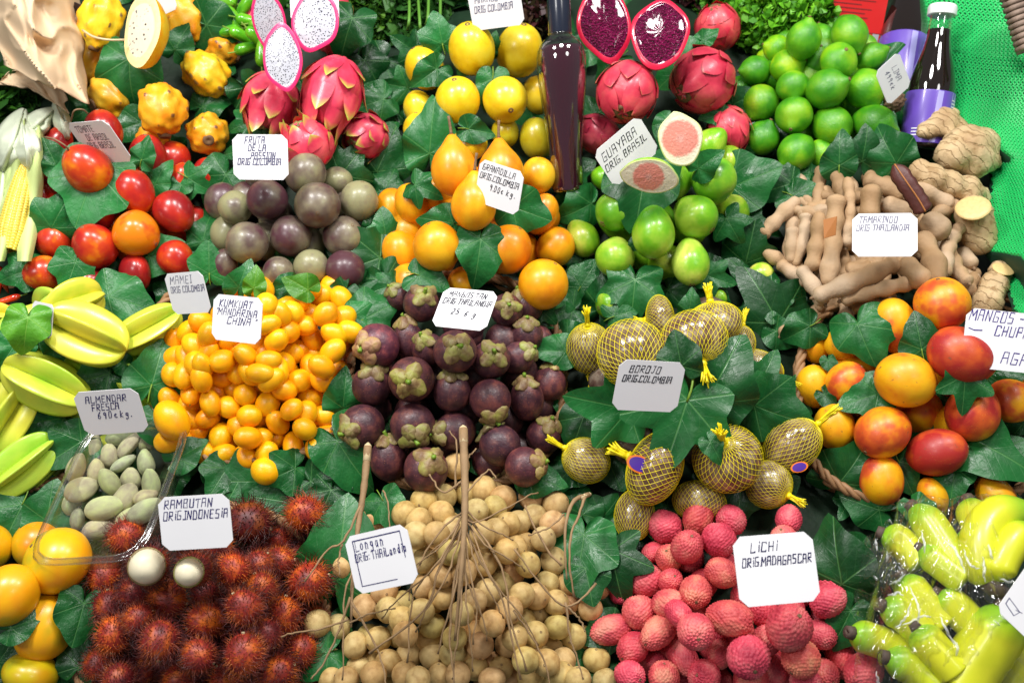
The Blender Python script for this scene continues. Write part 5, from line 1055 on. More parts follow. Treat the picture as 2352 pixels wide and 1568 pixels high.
plain('morel cap', (.13, .075, .04), .8, var=.5, scale=9, bump=.5); plain('morel stem', (.52, .34, .16), .6)
morel()
def sheet(nm, pts, mat, label, cat, thick=.0012):
    """stiff flat card from picture corners with rises"""
    P = [at(*q)[0] for q in pts]; n = unit(np.cross(P[1] - P[0], P[3] - P[0])); V = P + [p - n * thick for p in P]
    o = new_obj(nm, make_mesh(nm, V, [(0, 1, 2, 3), (7, 6, 5, 4)] + [(i, i + 4, (i + 1) % 4 + 4, (i + 1) % 4) for i in range(4)], [mat], False)); return tag(o, label, cat)
plain('black board', (.035, .02, .025), .6, bump=.3)
sheet('black_board', [(172, 5, .08), (208, 20, .08), (212, 75, .06), (168, 58, .06)], DB['black board'], 'small black board corner between paper bag and pitahayas', 'board')
def drape(nm, poly_uv, mat, label, cat, res=60, amp=.02, freq=9, dh=.08, prof=None, seed=0, thick=.0006, uvfun=None):
    """crumpled sheet over a four-sided picture patch; ridged folds in its height"""
    a, b, c, d = [np.array(q, float) for q in poly_uv]; V = []; rr = .35
    for j in range(res):
        for i in range(res):
            s, q = i / (res - 1), j / (res - 1); uv = (a * (1 - s) + b * s) * (1 - q) + (d * (1 - s) + c * s) * q
            k = Vector((s * freq * .5, q * freq * .5, seed)); k2 = Vector((s * freq, q * freq * .6, seed + 5))
            f = (1 - 2 * abs(noise.noise(k)) ** .7) * .7 + (1 - 2 * abs(noise.noise(k2)) ** .7) * .3
            h = dh + (prof(s, q) if prof else 0) + amp * f
            wob = 14 * noise.noise(Vector((s * 5, q * 5, seed + 9)))
            V.append(at(uv[0] + wob, uv[1] + wob, h)[0])
    o = new_obj(nm, make_mesh(nm, V, grid_faces(res, res, False), [mat])); m = o.modifiers.new('thickness', 'SOLIDIFY'); m.thickness = thick
    return tag(o, label, cat)
M['kraft'] = plain('kraft paper', (.68, .50, .32), .65, .3, 0, .08, 9, .3)
drape('paper_bag', [(-60, -60), (175, -70), (205, 240), (10, 150)], M['kraft'], 'crumpled brown paper bag in the upper left corner', 'paper bag', 56, .026, 4.5, .05, lambda s, q: .10 * math.sin(math.pi * min(1, s * .9 + .1)) * (1 - .35 * q), 3)
drape('paper_sleeve', [(-20, 190), (120, 120), (160, 262), (75, 205)], M['kraft'], 'lower flap of brown paper below the crumpled bag', 'paper bag', 30, .012, 4, .035, None, 8)

# ---------------------------------------------------------------- corn, white leaves
M['corn kernel'] = plain('corn kernel', (.84, .60, .08), .35, .5, .2, .12, 3); M['husk'] = plain('corn husk', (.55, .66, .26), .5, .4, 0, .3, 3); M['white leaf'] = plain('pale chicory leaf', (.70, .76, .58), .45, .4, .1, .14, 2)
def corn():
    pa, ta = at(68, 365, .045); pb, tb = at(18, 575, .05); L = np.linalg.norm(pb - pa); z = (pa - pb) / L; x = unit(np.cross(z, toward(pa))); y = np.cross(z, x); nu, nv = 96, 150; V = []
    for j in range(nv):
        q = j / (nv - 1); r = .0125 * (1 - .55 * q ** 3) * (.85 + .3 * min(1, q * 5)) * (1 if q < .985 else .5)
        for i in range(nu):
            a = 2 * math.pi * i / nu; k = abs(math.sin(a * 8)) ** .5 * abs(math.sin(q * math.pi * 34 + (math.floor(a * 8 / math.pi) % 2) * 1.2)) ** .5
            rr = r * (.90 + .13 * k); V.append((rr * math.cos(a), rr * math.sin(a), L * q))
    o = new_obj('corn_cob', make_mesh('corn_cob', V, grid_faces(nu, nv), [M['corn kernel']]), None, mat4(x, y, z, pb, 1, 1, 1))
    for k, (du, dw, sg) in enumerate(((-22, 24, 1), (30, 26, -1), (-42, 20, 1))):
        W = []; c = 6
        for j in range(26):
            q = j / 25; uc = 18 + 50 * q + du * (1 - .5 * q) + (8 if k == 1 else 0); vc = 600 - 330 * q; ww = dw * (math.sin(math.pi * min(1, .15 + q * .85)) ** .6)
            for i in range(c):
                s = i / (c - 1) - .5; W.append(at(uc + s * ww * 2, vc, .045 + .016 * (1 - 4 * s * s) - .012 * (k == 2) + .006 * math.sin(q * 9 + k))[0])
        h = new_obj('husk', make_mesh('husk', W, grid_faces(c, 26, False), [M['husk']]), o, Matrix.Identity(4))
    tag(o, 'yellow corn cob in its pale green husk at the left edge', 'corn')
corn()
def chicory(u, v, w, h, ang, label, dh=.05, seed=0, mat='white leaf'):
    V = []; n, m = 12, 16; al = math.radians(ang)
    for j in range(m):
        q = j / (m - 1); ww = w * math.sin(math.pi * (.12 + .86 * q)) ** .7
        for i in range(n):
            s = i / (n - 1) - .5; du, dv = s * 2 * ww, -(q - .5) * h; uu = u + du * math.cos(al) - dv * math.sin(al); vv = v + du * math.sin(al) + dv * math.cos(al)
            V.append(at(uu, vv, dh + .02 * math.sin(math.pi * q) - .05 * s * s + .005 * noise.noise(Vector((s * 6, q * 6, seed))))[0])
    o = new_obj('chicory_leaf', make_mesh('chicory_leaf', V, grid_faces(n, m, False), [M[mat]])); m = o.modifiers.new('thickness', 'SOLIDIFY'); m.thickness = .0015
    mb = MB(); P = [at(u + (q - .5) * h * math.sin(al), v - (q - .5) * h * math.cos(al), dh + .021 * math.sin(math.pi * q) + .001)[0] for q in np.linspace(.02, .95, 12)]
    mb.add(*tube_vf(P, np.linspace(.0035, .0008, 12), 6)); new_obj('midrib', mb.mesh('midrib', [M['white leaf']]), o)
    tag(o, label, 'leaf', 'pale salad leaves at the left')
chicory(30, 320, 44, 150, 20, 'broad white salad leaf left of the tamarillos', .05, 1); chicory(85, 285, 30, 110, 50, 'pale salad leaf below the paper bag', .04, 2); chicory(140, 275, 22, 90, -20, 'white salad leaf tip behind the topmost tamarillo', .035, 3); chicory(5, 430, 28, 190, 5, 'long pale green leaf at the very left edge', .03, 4, 'husk'); chicory(60, 330, 34, 120, -10, 'green white salad leaf above the corn cob', .055, 5)

# ---------------------------------------------------------------- greens at the back
def frill(nm, u, v, ru, rv, rise, n, size, cols, label, cat, seed, curl=1.0, dh=.0):
    r = np.random.default_rng(seed); p0, t0 = at(u, v, dh); s = t0 / FPX; T = toward(p0); Rr = unit(RIGHT - (RIGHT @ T) * T); U = np.cross(T, Rr); mb = MB(); C = []
    for _ in range(n):
        a, b = r.normal(0, .45, 2); q = a * a + b * b
        if q > 1: continue
        lumpy = .5 + .5 * noise.noise(Vector((a * 3.2, b * 3.2, seed))); h = rise * (1 - q * .8) * (.55 + .6 * lumpy) * r.uniform(.75, 1.05)
        p = p0 + a * ru * s * Rr + b * rv * s * U + h * T
        d = unit(r.normal(0, 1, 3) + T * .8 + UPV * .3); e = unit(np.cross(d, r.normal(0, 1, 3))); f = np.cross(d, e); L = size * r.uniform(.6, 1.3)
        k = len(mb.v); vv = [p - e * L * .15, p + e * L * .15, p + d * L * .5 - e * L * .5 + f * L * .2 * curl, p + d * L * .55 + f * L * -.1, p + d * L * .5 + e * L * .5 + f * L * .2 * curl, p + d * L - e * L * .28 + f * L * .4 * curl, p + d * L * 1.05 + e * L * .25 + f * L * .3 * curl]
        mb.add(vv, [(0, 1, 3), (0, 3, 2), (1, 4, 3), (2, 3, 5), (3, 6, 5), (3, 4, 6)], 0, r.uniform(0, 1))
    m = NT(nm); col = m.ramp(m.attr('tip'), [(0, cols[0]), (.6, cols[1]), (1, cols[2])])
    m = m.done(col, .45, .4)
    o = new_obj(nm, mb.mesh(nm, [m], False)); return tag(o, label, cat)
frill('curly_parsley', 1790, 45, 115, 95, .06, 5200, .011, ((.035, .17, .006), (.09, .32, .01), (.17, .46, .02)), 'bright green curly parsley bunch behind the limes', 'parsley', 2)
frill('curly_parsley', 1650, 8, 60, 60, .04, 1300, .011, ((.02, .10, .006), (.05, .2, .01), (.1, .3, .02)), 'darker parsley tuft behind the red dragon fruits', 'parsley', 3)
frill('red_lettuce', 1225, 30, 70, 70, .03, 1500, .018, ((.025, .006, .008), (.05, .012, .014), (.03, .05, .012)), 'dark red lettuce behind the bottle and card', 'lettuce', 4)
frill('red_lettuce', 1600, -15, 70, 45, .02, 900, .018, ((.025, .006, .008), (.05, .012, .014), (.04, .03, .012)), 'dark lettuce at the top edge behind the purple dragon fruit', 'lettuce', 5)
frill('herb_bunch', 845, 40, 70, 130, .03, 3000, .010, ((.012, .06, .004), (.03, .11, .008), (.07, .17, .012)), 'mossy dark dill bunch right of the dragon fruits', 'herbs', 6)
frill('herb_bunch', 960, 30, 75, 100, .02, 1100, .024, ((.012, .06, .008), (.025, .10, .012), (.05, .16, .02)), 'dark leafy herb bunch behind the yellow maracuyas', 'herbs', 7)
frill('herb_bunch', 690, -20, 120, 60, .01, 900, .02, ((.012, .06, .008), (.025, .12, .012), (.05, .2, .02)), 'green herbs at the top edge behind the white dragon fruit', 'herbs', 8)
frill('herb_bunch', 20, 230, 60, 60, .02, 700, .02, ((.012, .06, .008), (.03, .13, .012), (.07, .22, .02)), 'dark green herbs under the paper bag', 'herbs', 9)
M['herb stem'] = plain('herb stem', (.10, .26, .03), .5)
for k, (a, b, c, d, w) in enumerate([(958, 20, 966, 75, 4), (985, 5, 978, 60, 4), (1012, 0, 1006, 90, 4), (940, 10, 936, 70, 3)]):
    P = smooth_path([at(a, b - 60, .02)[0], at((a + c) / 2 + 2, (b + d) / 2, .045)[0], at(c, d, .03)[0]], 10); mb = MB(); mb.add(*tube_vf(P, .0018, 6)); o = new_obj('herb_stalk', mb.mesh('herb_stalk', [M['herb stem']])); tag(o, f'light green herb stem, {ORD[k]} of those above the maracuyas', 'herb stalk', 'herb stalks at the back')

# ---------------------------------------------------------------- green net sack and basket behind it
plain('net green', (.010, .44, .10), .42, .5, 0, .15, 8); plain('sack lining', (.002, .045, .018), .7)
def net_sack():
    ctrl = [  # rows: left edge u, right edge u, v
        (2085, 2560, -60), (2110, 2560, 40), (2165, 2560, 120), (2172, 2570, 220), (2200, 2580, 290), (2270, 2590, 360), (2278, 2600, 430), (2262, 2600, 500), (2258, 2600, 570), (2305, 2600, 630), (2328, 2600, 700), (2330, 2600, 740)]
    nu, nv = 44, 90; C = np.array(ctrl, float); G_ = []
    for j in range(nv):
        k = j / (nv - 1) * (len(C) - 1); i = min(int(k), len(C) - 2); f = k - i; l, r_, v = C[i] * (1 - f) + C[i + 1] * f
        for i2 in range(nu):
            s = i2 / (nu - 1); u = l + (r_ - l) * s
            G_.append(at(u, v + 18 * math.sin(s * 3), .03 + .075 * math.sin(min(1, s * 1.6 + .08) * math.pi / 2) + .010 * noise.noise(Vector((s * 5, j * .08, 1))))[0])
    G_ = np.array(G_).reshape(nv, nu, 3); lin = make_mesh('sack_lining', (G_ - NRM * .004).reshape(-1, 3), grid_faces(nu, nv, False), [DB['sack lining']])
    mb = MB()
    for j in range(nv - 1):           # one little ring of mesh round every hole
        for i in range(nu - 1):
            sh = .5 if j % 2 else 0
            if sh and i == nu - 2: continue
            def P(a, b):
                a = a + sh; i0 = min(int(a), nu - 2); f = a - i0; return G_[b, i0] * (1 - f) + G_[b, i0 + 1] * f
            q = [P(i, j), P(i + 1, j), P(i + 1, j + 1), P(i, j + 1)]; c = sum(q) / 4; rj = 1 + .25 * noise.noise(Vector(c * 200))
            inn = []; out = []
            for k in range(8):
                a = 2 * math.pi * (k + .5) / 8; e1 = (q[1] - q[0]) / 2; e2 = (q[3] - q[0]) / 2; cu, cv = math.cos(a), math.sin(a); m = max(abs(cu), abs(cv))
                out.append(c + e1 * cu / m + e2 * cv / m); inn.append(c + (e1 * cu + e2 * cv) * .50 * rj + NRM * .0)
            mid = [(a + b) / 2 + NRM * .0018 for a, b in zip(inn, out)]
            mb.add(out + mid + inn, [(k, (k + 1) % 8, 8 + (k + 1) % 8, 8 + k) for k in range(8)] + [(8 + k, 8 + (k + 1) % 8, 16 + (k + 1) % 8, 16 + k) for k in range(8)])
    o = new_obj('net_sack', mb.mesh('net_sack', [DB['net green']])); new_obj('lining', lin, o); tag(o, 'bright green plastic net sack down the right edge', 'sack')
net_sack()

# ---------------------------------------------------------------- wicker baskets
def basket(uc, vc, ru, rv, dh, label, drop=.05, seed=0):
    n = 120; r = random.Random(seed); mb = MB(); base = []
    for k in range(n):
        a = 2 * math.pi * k / n; q = 2.6; ca, sa = math.cos(a), math.sin(a); den = (abs(ca) ** q + abs(sa) ** q) ** (1 / q)
        p, t = hit(uc + ru * ca / den, vc - rv * sa / den, 0); x, y = planexy(p); base.append((x, y, a))
    cx, cy = np.mean([b[0] for b in base]), np.mean([b[1] for b in base])
    def ring(h, rad, amp, ph, k0, wv, sc=1.0):
        P = []
        for x, y, a in base:
            w = amp * math.sin(a * wv + ph); dx, dy = x - cx, y - cy; l = math.hypot(dx, dy); f = sc * (1 + w / l); hh = h + rad * 1.1 * math.cos(a * wv + ph) * k0
            P.append(P0 + (cx + dx * f) * RIGHT + (cy + dy * f) * UPS + hh * NRM)
        P.append(P[0]); return tube_vf(P, rad, 6, False)
    o = None
    for k in range(3): mb.add(*ring(dh, .0028, .0030, k * 2.1, 1, 22))
    rim = mb.mesh('rim', [M['wicker']]); mw = MB()
    for j in range(6): mw.add(*ring(dh - .007 - j * .006, .0026, .0028, j * math.pi, 0, 18, 1 - .012 * j))
    o = new_obj('wicker_basket', mw.mesh('wicker_basket', [M['wicker']])); new_obj('rim', rim, o); return tag(o, label, 'basket', 'wicker baskets under the fruit')
basket(590, 870, 225, 212, 0.034, 'wicker basket rim under the kumquats')
basket(1045, 900, 245, 238, 0.03, 'wicker basket under the mangosteens, rim behind the longan stalks')
basket(2115, 930, 300, 250, 0.032, 'wicker basket holding the small mangos')
basket(470, 1420, 290, 240, 0.032, 'wicker basket of rambutans with a braided corner at the left')
basket(60, 900, 190, 240, 0.028, 'wicker basket under the star fruits')
def back_basket():
    mb = MB()
    for k in range(7):
        P = smooth_path([at(2302 + k * 9, -40, .16)[0], at(2322 + k * 8, 40, .15)[0], at(2345 + k * 7, 125 - k * 3, .13)[0]], 14); mb.add(*tube_vf(P, .0042, 7))
    o = new_obj('twig_bundle', mb.mesh('twig_bundle', [DB['grey wicker']])); w = MB()
    for k in range(12):
        f = k / 11; u, v = 2304 + 42 * f, -30 + 140 * f; P = smooth_path([at(u - 10, v + 6, .150)[0], at(u + 12, v - 4, .168)[0], at(u + 42, v - 14, .160)[0]], 8); w.add(*tube_vf(P, .003, 6))
    new_obj('binding', w.mesh('binding', [DB['grey wicker']]), o); tag(o, 'grey brown bound bundle of twigs at the top right corner', 'twig bundle')
plain('grey wicker', (.24, .17, .13), .7, var=.4, scale=60, bump=.4); back_basket()

# ---------------------------------------------------------------- clear tray, longan branches, bananas in film
def film_mat(name, base=.06, edge=.5, rough=.08, crease=0):
    t = NT(name); tr = t.node('ShaderNodeBsdfTransparent'); gl = t.node('ShaderNodeBsdfGlossy'); gl.inputs['Roughness'].default_value = rough
    lw = t.node('ShaderNodeLayerWeight'); lw.inputs['Blend'].default_value = .3; f = t.math('MULTIPLY_ADD', lw.outputs['Facing'], edge); f.node.inputs[2].default_value = base
    mx = t.node('ShaderNodeMixShader'); t.link(f, mx.inputs[0]); t.link(tr.outputs[0], mx.inputs[1]); t.link(gl.outputs[0], mx.inputs[2])
    if crease:
        b = t.node('ShaderNodeBump'); b.inputs['Strength'].default_value = crease; b.inputs['Distance'].default_value = .004; n = t.noise(t.coord(False), 60, 3); t.link(n, b.inputs['Height']); t.link(b.outputs[0], gl.inputs['Normal']); t.link(b.outputs[0], lw.inputs['Normal'])
    t.link(mx.outputs[0], t.out.inputs[0]); M[name] = t.m; return t.m
film_mat('tray plastic', .14, .45, .16); film_mat('cling film', .02, .34, .07, .0)
t = NT('film glint'); tr = t.node('ShaderNodeBsdfTransparent'); t.p.inputs['Base Color'].default_value = (.85, .87, .88, 1); t.p.inputs['Roughness'].default_value = .2; mx = t.node('ShaderNodeMixShader'); mx.inputs[0].default_value = .38
t.link(tr.outputs[0], mx.inputs[1]); t.link(t.p.outputs[0], mx.inputs[2]); t.link(mx.outputs[0], t.out.inputs[0]); M['film glint'] = t.m  # whitish see-through colour stands in for glints on the film creases
def tray():
    quad = [(150, 1010), (372, 1000), (384, 1250), (146, 1268)]; dhs = [.040, .045, .082, .082]
    P = [at(u, v, h)[0] for (u, v), h in zip(quad, dhs)]; c = sum(P) / 4; ex = unit(P[1] - P[0] + P[2] - P[3]); n = unit(np.cross(ex, unit(P[0] - P[3]))); ey = np.cross(n, ex)
    if n @ toward(c) < 0: n = -n
    w = np.linalg.norm(P[1] - P[0] + P[2] - P[3]) / 4; h = np.linalg.norm(P[0] - P[3] + P[1] - P[2]) / 4
    def loop(sc, z, rad=.25):
        o = []; N = 48
        for k in range(N):
            a = 2 * math.pi * k / N; q = 6; ca, sa = math.cos(a), math.sin(a); d = (abs(ca) ** q + abs(sa) ** q) ** (1 / q); o.append((ca / d * (w + sc), sa / d * (h + sc), z))
        return o
    rings = [loop(.006, .000), loop(.006, .003), loop(.001, .004), loop(-.001, .001), loop(-.004, -.012), loop(-.0052, -.0125), loop(-.007, -.028), loop(-.016, -.034)]
    V = sum(rings, []); f = grid_faces(48, len(rings)); f.append(tuple(range(7 * 48, 8 * 48)))
    o = new_obj('plastic_tray', make_mesh('plastic_tray', V, f, [M['tray plastic']]), None, mat4(ex, ey, n, c, 1, 1, 1))
    mb = MB()
    for sc, z in ((.006, .002), (.0015, .004)): 
        L = loop(sc, z); mb.add(*tube_vf(L + [L[0]], .0009, 6, False))
    new_obj('rim', mb.mesh('rim', [M['tray plastic']]), o); tag(o, 'clear plastic tray full of green almonds', 'tray')
tray()
def branch(label, main, twigs, w0, dh=.06):
    P = smooth_path([at(u, v, d)[0] for u, v, d in main], 26); n = 26; R = np.linspace(w0, w0 * .28, n) * (1 + .10 * np.sin(np.arange(n) * 2.3)); mb = MB(); mb.add(*tube_vf(P, R, 9)); o = new_obj('longan_branch', mb.mesh('longan_branch', [M['twig bark']]))
    mb = MB(); d = unit(P[0] - P[1]); mb.add(*tube_vf([P[0] - d * .014, P[0] + d * .001, P[0] + d * .004], [w0 * 1.02, w0 * .95, w0 * .2], 7)); new_obj('broken_end', mb.mesh('broken_end', [M['twig pale']]), o)
    for tw in twigs:
        w = tw[0]; Q = smooth_path([at(u, v, d)[0] for u, v, d in tw[1:]], 16); Q += rng.normal(0, .0004, Q.shape); rr = np.linspace(w, w * .6, 16) * (1 + .15 * np.sin(np.arange(16) * 1.7)); rr[-1] *= 1.5
        mb = MB(); mb.add(*tube_vf(Q, rr, 6)); new_obj('twig', mb.mesh('twig', [M['twig bark'] if w > .0010 else M['twig bark']]), o)
    return tag(o, label, 'branch', 'bare longan branches')
h1 = .085
branch('thick longan branch standing up in the middle of the heap', [(1064, 985, .11), (1068, 1120, .10), (1066, 1220, .095), (1058, 1330, .09), (1045, 1470, .08)], [
 (.0014, (1068, 1200, h1), (1010, 1300, h1), (975, 1400, h1), (850, 1500, h1)), (.0013, (1066, 1210, h1), (1105, 1290, h1), (1155, 1380, h1), (1195, 1560, h1)), (.0012, (1062, 1250, h1), (1040, 1360, h1), (1035, 1480, h1), (1045, 1580, h1)),
 (.0012, (1070, 1180, h1), (1130, 1260, h1), (1160, 1330, h1), (1175, 1430, h1), (1210, 1540, h1)), (.0010, (1064, 1230, h1), (1000, 1300, h1), (950, 1370, h1), (935, 1520, h1)), (.0010, (1075, 1170, h1), (1040, 1190, h1), (985, 1255, h1), (945, 1340, h1), (940, 1380, h1)),
 (.0009, (1058, 1190, .09), (1014, 1253, .09), (946, 1302, .086), (916, 1330, .08)), (.0009, (1060, 1210, .09), (1028, 1318, .09), (978, 1402, .086), (956, 1450, .08)), (.0009, (1063, 1240, .09), (1045, 1357, .09), (1018, 1448, .086), (1006, 1500, .08)), (.0009, (1065, 1300, .09), (1057, 1417, .09), (1046, 1508, .086), (1041, 1560, .08)), (.0009, (1067, 1260, .09), (1073, 1386, .09), (1082, 1484, .086), (1086, 1540, .08)), (.0009, (1069, 1230, .09), (1085, 1338, .09), (1110, 1422, .086), (1121, 1470, .08)), (.0009, (1070, 1215, .09), (1098, 1307, .09), (1138, 1379, .086), (1156, 1420, .08)), (.0009, (1073, 1200, .09), (1115, 1250, .09), (1178, 1288, .086), (1206, 1310, .08)), (.0009, (1074, 1190, .09), (1126, 1320, .09), (1202, 1422, .086), (1236, 1480, .08)), (.0009, (1056, 1200, .09), (1000, 1299, .09), (914, 1376, .086), (876, 1420, .08)), (.0009, (1062, 1180, .09), (1036, 1225, .09), (998, 1260, .086), (981, 1280, .08)), (.0009, (1072, 1170, .09), (1104, 1202, .09), (1154, 1226, .086), (1176, 1240, .08)), (.0011, (1066, 1100, .1), (1020, 1130, .1), (985, 1090, .1)), (.0010, (1072, 1130, .1), (1120, 1080, .1), (1140, 1100, .1)), (.0010, (1060, 1290, h1), (1080, 1350, h1), (1095, 1400, h1), (1085, 1480, h1)), (.0010, (1064, 1060, .1), (1095, 1030, .1)), (.0010, (1045, 1120, .09), (1050, 1020, .09), (1030, 990, .085)), (.0009, (1062, 1150, .09), (1085, 1200, .09), (1190, 1150, .09), (1235, 1130, .085))], .0040)
branch('longan branch at the left, its top leaning on the green leaf', [(845, 1025, .09), (836, 1120, .085), (822, 1215, .08), (810, 1330, .075), (806, 1440, .075)], [
 (.0013, (828, 1160, .085), (790, 1240, .085), (755, 1260, .085), (700, 1335, .08)), (.0012, (806, 1370, h1), (780, 1440, h1), (745, 1520, h1), (715, 1560, h1)), (.0012, (808, 1380, h1), (840, 1440, h1), (870, 1500, h1), (890, 1580, h1)), (.0010, (785, 1250, .08), (778, 1290, .08), (780, 1320, .08)),
 (.0010, (800, 1420, h1), (750, 1440, h1), (690, 1450, .08), (645, 1460, .075)), (.0010, (812, 1300, .08), (790, 1380, .085), (788, 1560, h1)), (.0009, (880, 1125, .08), (890, 1150, .08), (895, 1210, .08)), (.0009, (800, 1430, h1), (850, 1410, h1), (905, 1395, h1))], .0036)
branch('longan branch bent over at the right edge of the heap', [(1352, 1135, .075), (1318, 1150, .085), (1300, 1200, .085), (1298, 1270, .085), (1302, 1330, .08)], [
 (.0013, (1345, 1140, .08), (1330, 1180, .085), (1312, 1230, .085), (1308, 1300, .085), (1320, 1370, .08)), (.0012, (1290, 1300, .085), (1250, 1250, .085), (1205, 1160, .085)), (.0011, (1370, 1340, .08), (1330, 1380, .085), (1295, 1390, h1), (1250, 1350, h1), (1180, 1260, h1)), (.0011, (1300, 1380, h1), (1310, 1460, h1), (1325, 1510, h1), (1340, 1560, h1)),
 (.0011, (1300, 1390, h1), (1330, 1420, h1), (1345, 1450, h1)), (.0010, (1295, 1180, .085), (1260, 1210, .09), (1215, 1230, .09)), (.0010, (1180, 1400, h1), (1215, 1450, h1), (1250, 1520, h1), (1265, 1580, h1))], .0022)
def banana(pts, w, label, dh=.04, ups=None, green=.0, seed=0):
    P3 = [at(u, v, dh + (ups[i] if ups else 0))[0] for i, (u, v) in enumerate(pts)]; _, t = at(*pts[0], dh); sc = t / FPX; P = smooth_path(P3, 26); R = []
    for k in range(26):
        s = k / 25; R.append(w * sc * (.42 + .58 * min(1, s / .18) ** .7 if s < .18 else 1 if s < .75 else 1 - .78 * ((s - .75) / .25) ** 1.8))
    nS = 15; v, f = tube_vf(P, R, nS); mb = MB(); mb.add(v, f, 0, list(np.repeat(np.linspace(0, 1, 26), nS)))
    for j in range(26):        # five flattened sides
        for i in range(nS):
            p = np.array(mb.v[j * nS + i]); q = .955 + .06 * abs(math.cos(2.5 * 2 * math.pi * i / nS)); mb.v[j * nS + i] = tuple(P[j] + (p - P[j]) * q)
    o = new_obj('banana', mb.mesh('banana', [M['banana ends']])); o.color = (1 - green * .2, 1 - green * .03, 1, 1)
    d = unit(P[0] - P[2]); mb = MB(); mb.add(*tube_vf([P[0] - d * .001, P[0] + d * .0035, P[0] + d * .006, P[0] + d * .0055], [R[0] * 1.06, R[0] * .95, R[0] * .9, R[0] * .4], 10)); new_obj('tip', mb.mesh('tip', [DB['banana tip']]), o)
    return tag(o, label, 'banana', 'small bananas in film')
plain('banana tip', (.09, .06, .045), .7, var=.5, scale=8)
t = NT('banana ends'); v = t.coord(); c = t.mix(t.noise(v, 60, 3), (.58, .62, .014), (.76, .70, .03)); c = t.mix(t.ramp(t.attr('tip'), [(.0, .9), (.10, .75), (.26, 0), (.9, 0), (1, .6)]), c, (.20, .50, .02)); M['banana ends'] = t.done(t.tint(c), .35, .5, .15)
cb = lambda L: [(1764 + x * .2812, 1127 + y * .2812) for x, y in L]
for i, (L, w, dh, lb) in enumerate([
 ([(1190, 140), (1330, 290), (1500, 560), (1560, 660)], 115, .05, 'green tipped banana at the top of the bag, running down to the right'), ([(1640, 90), (1690, 220), (1740, 330)], 110, .045, 'banana at the top right under the leaf'), ([(1590, 340), (1640, 500), (1660, 650)], 75, .04, 'banana standing between two others'),
 ([(940, 350), (1090, 420), (1220, 580)], 105, .045, 'banana at the upper left of the bag'), ([(1250, 480), (1400, 590), (1570, 720)], 100, .055, 'banana in the middle with a bright green tip'), ([(1105, 705), (1210, 850), (1400, 1060)], 115, .05, 'banana with its dark tip up in the centre left'),
 ([(940, 940), (1100, 1010), (1250, 1150)], 115, .06, 'banana whose dark tip points to the lychees'), ([(1210, 1120), (1330, 1260), (1500, 1450)], 120, .07, 'banana with a round dark tip in the lower middle'), ([(690, 1160), (850, 1210), (1080, 1290)], 110, .045, 'banana lowest at the left beside the lychees'),
 ([(970, 1360), (1150, 1430), (1330, 1570)], 115, .06, 'bright green ended banana at the bottom edge'), ([(1390, 850), (1530, 950), (1660, 1080)], 115, .05, 'banana under the film left of the brown stem'), ([(2140, 170), (1860, 210), (1740, 400), (1760, 620), (1850, 760)], 135, .06, 'big yellow banana curving round at the right'),
 ([(2130, 300), (2000, 420), (1900, 600), (1870, 740)], 110, .065, 'yellow banana with a green neck joining the stem'), ([(1940, 960), (1850, 1180), (1700, 1400), (1580, 1600)], 190, .06, 'thickest yellow banana at the lower right'), ([(2120, 1080), (2080, 1300), (2020, 1560)], 130, .04, 'yellow banana at the bottom right edge')]):
    L = L + [(1.25 * L[-1][0] - .25 * L[-2][0], 1.25 * L[-1][1] - .25 * L[-2][1])] if i not in (11, 12) else L
    banana(cb(L), w * .345, lb, dh + .018, green=(.8 if i in (0, 4, 9, 2) else .3), seed=i)
mb = MB(); mb.add(*tube_vf(smooth_path([at(2262, 1325, .07)[0], at(2285, 1350, .08)[0], at(2310, 1362, .075)[0]], 8), [.006, .009, .009, .008, .008, .007, .007, .004], 8)); o = new_obj('banana_stump', mb.mesh('banana_stump', [DB['banana tip']])); tag(o, 'brown stem end of the banana hand by the bottom right card', 'banana stump')
def film(poly, label, seed, dh, amp=.010):
    o = drape('cling_film', poly, M['cling film'], label, 'cling film', 100, amp, 15, dh, lambda s, q: .02 * math.sin(math.pi * s) * math.sin(math.pi * q) , seed, .0001)
    me = o.data; V = np.array([v.co for v in me.vertices]).reshape(100, 100, 3); r = random.Random(seed)
    for k in range(16 if seed == 4 else 9):      # pale strips added as folds, crease highlights put into their colour
        i, j = r.uniform(8, 90), r.uniform(8, 90); a = r.uniform(0, 6.28) if r.random() < .5 else r.gauss(.8, .4); P = []
        for q in range(r.randint(7, 18)):
            if not (0 <= i < 99 and 0 <= j < 99): break
            P.append(V[int(j), int(i)] + NRM * .0008); i += 1.6 * math.cos(a); j += 1.6 * math.sin(a); a += r.gauss(0, .14)
        if len(P) > 4: mb = MB(); mb.add(*tube_vf(smooth_path(P, len(P) * 2), np.sin(np.linspace(.1, 3.04, len(P) * 2)) * .0011 + .0002, 4)); new_obj('fold', mb.mesh('fold', [M['film glint']]), o)
    return o
film([(2060, 1150), (2300, 1130), (2370, 1600), (1940, 1600)], 'crinkled clear film wrapped over the small bananas', 4, .085)
film([(1985, 1240), (2090, 1160), (2110, 1420), (1960, 1420)], 'loose crinkled film corner at the left of the bananas', 9, .05, .022)
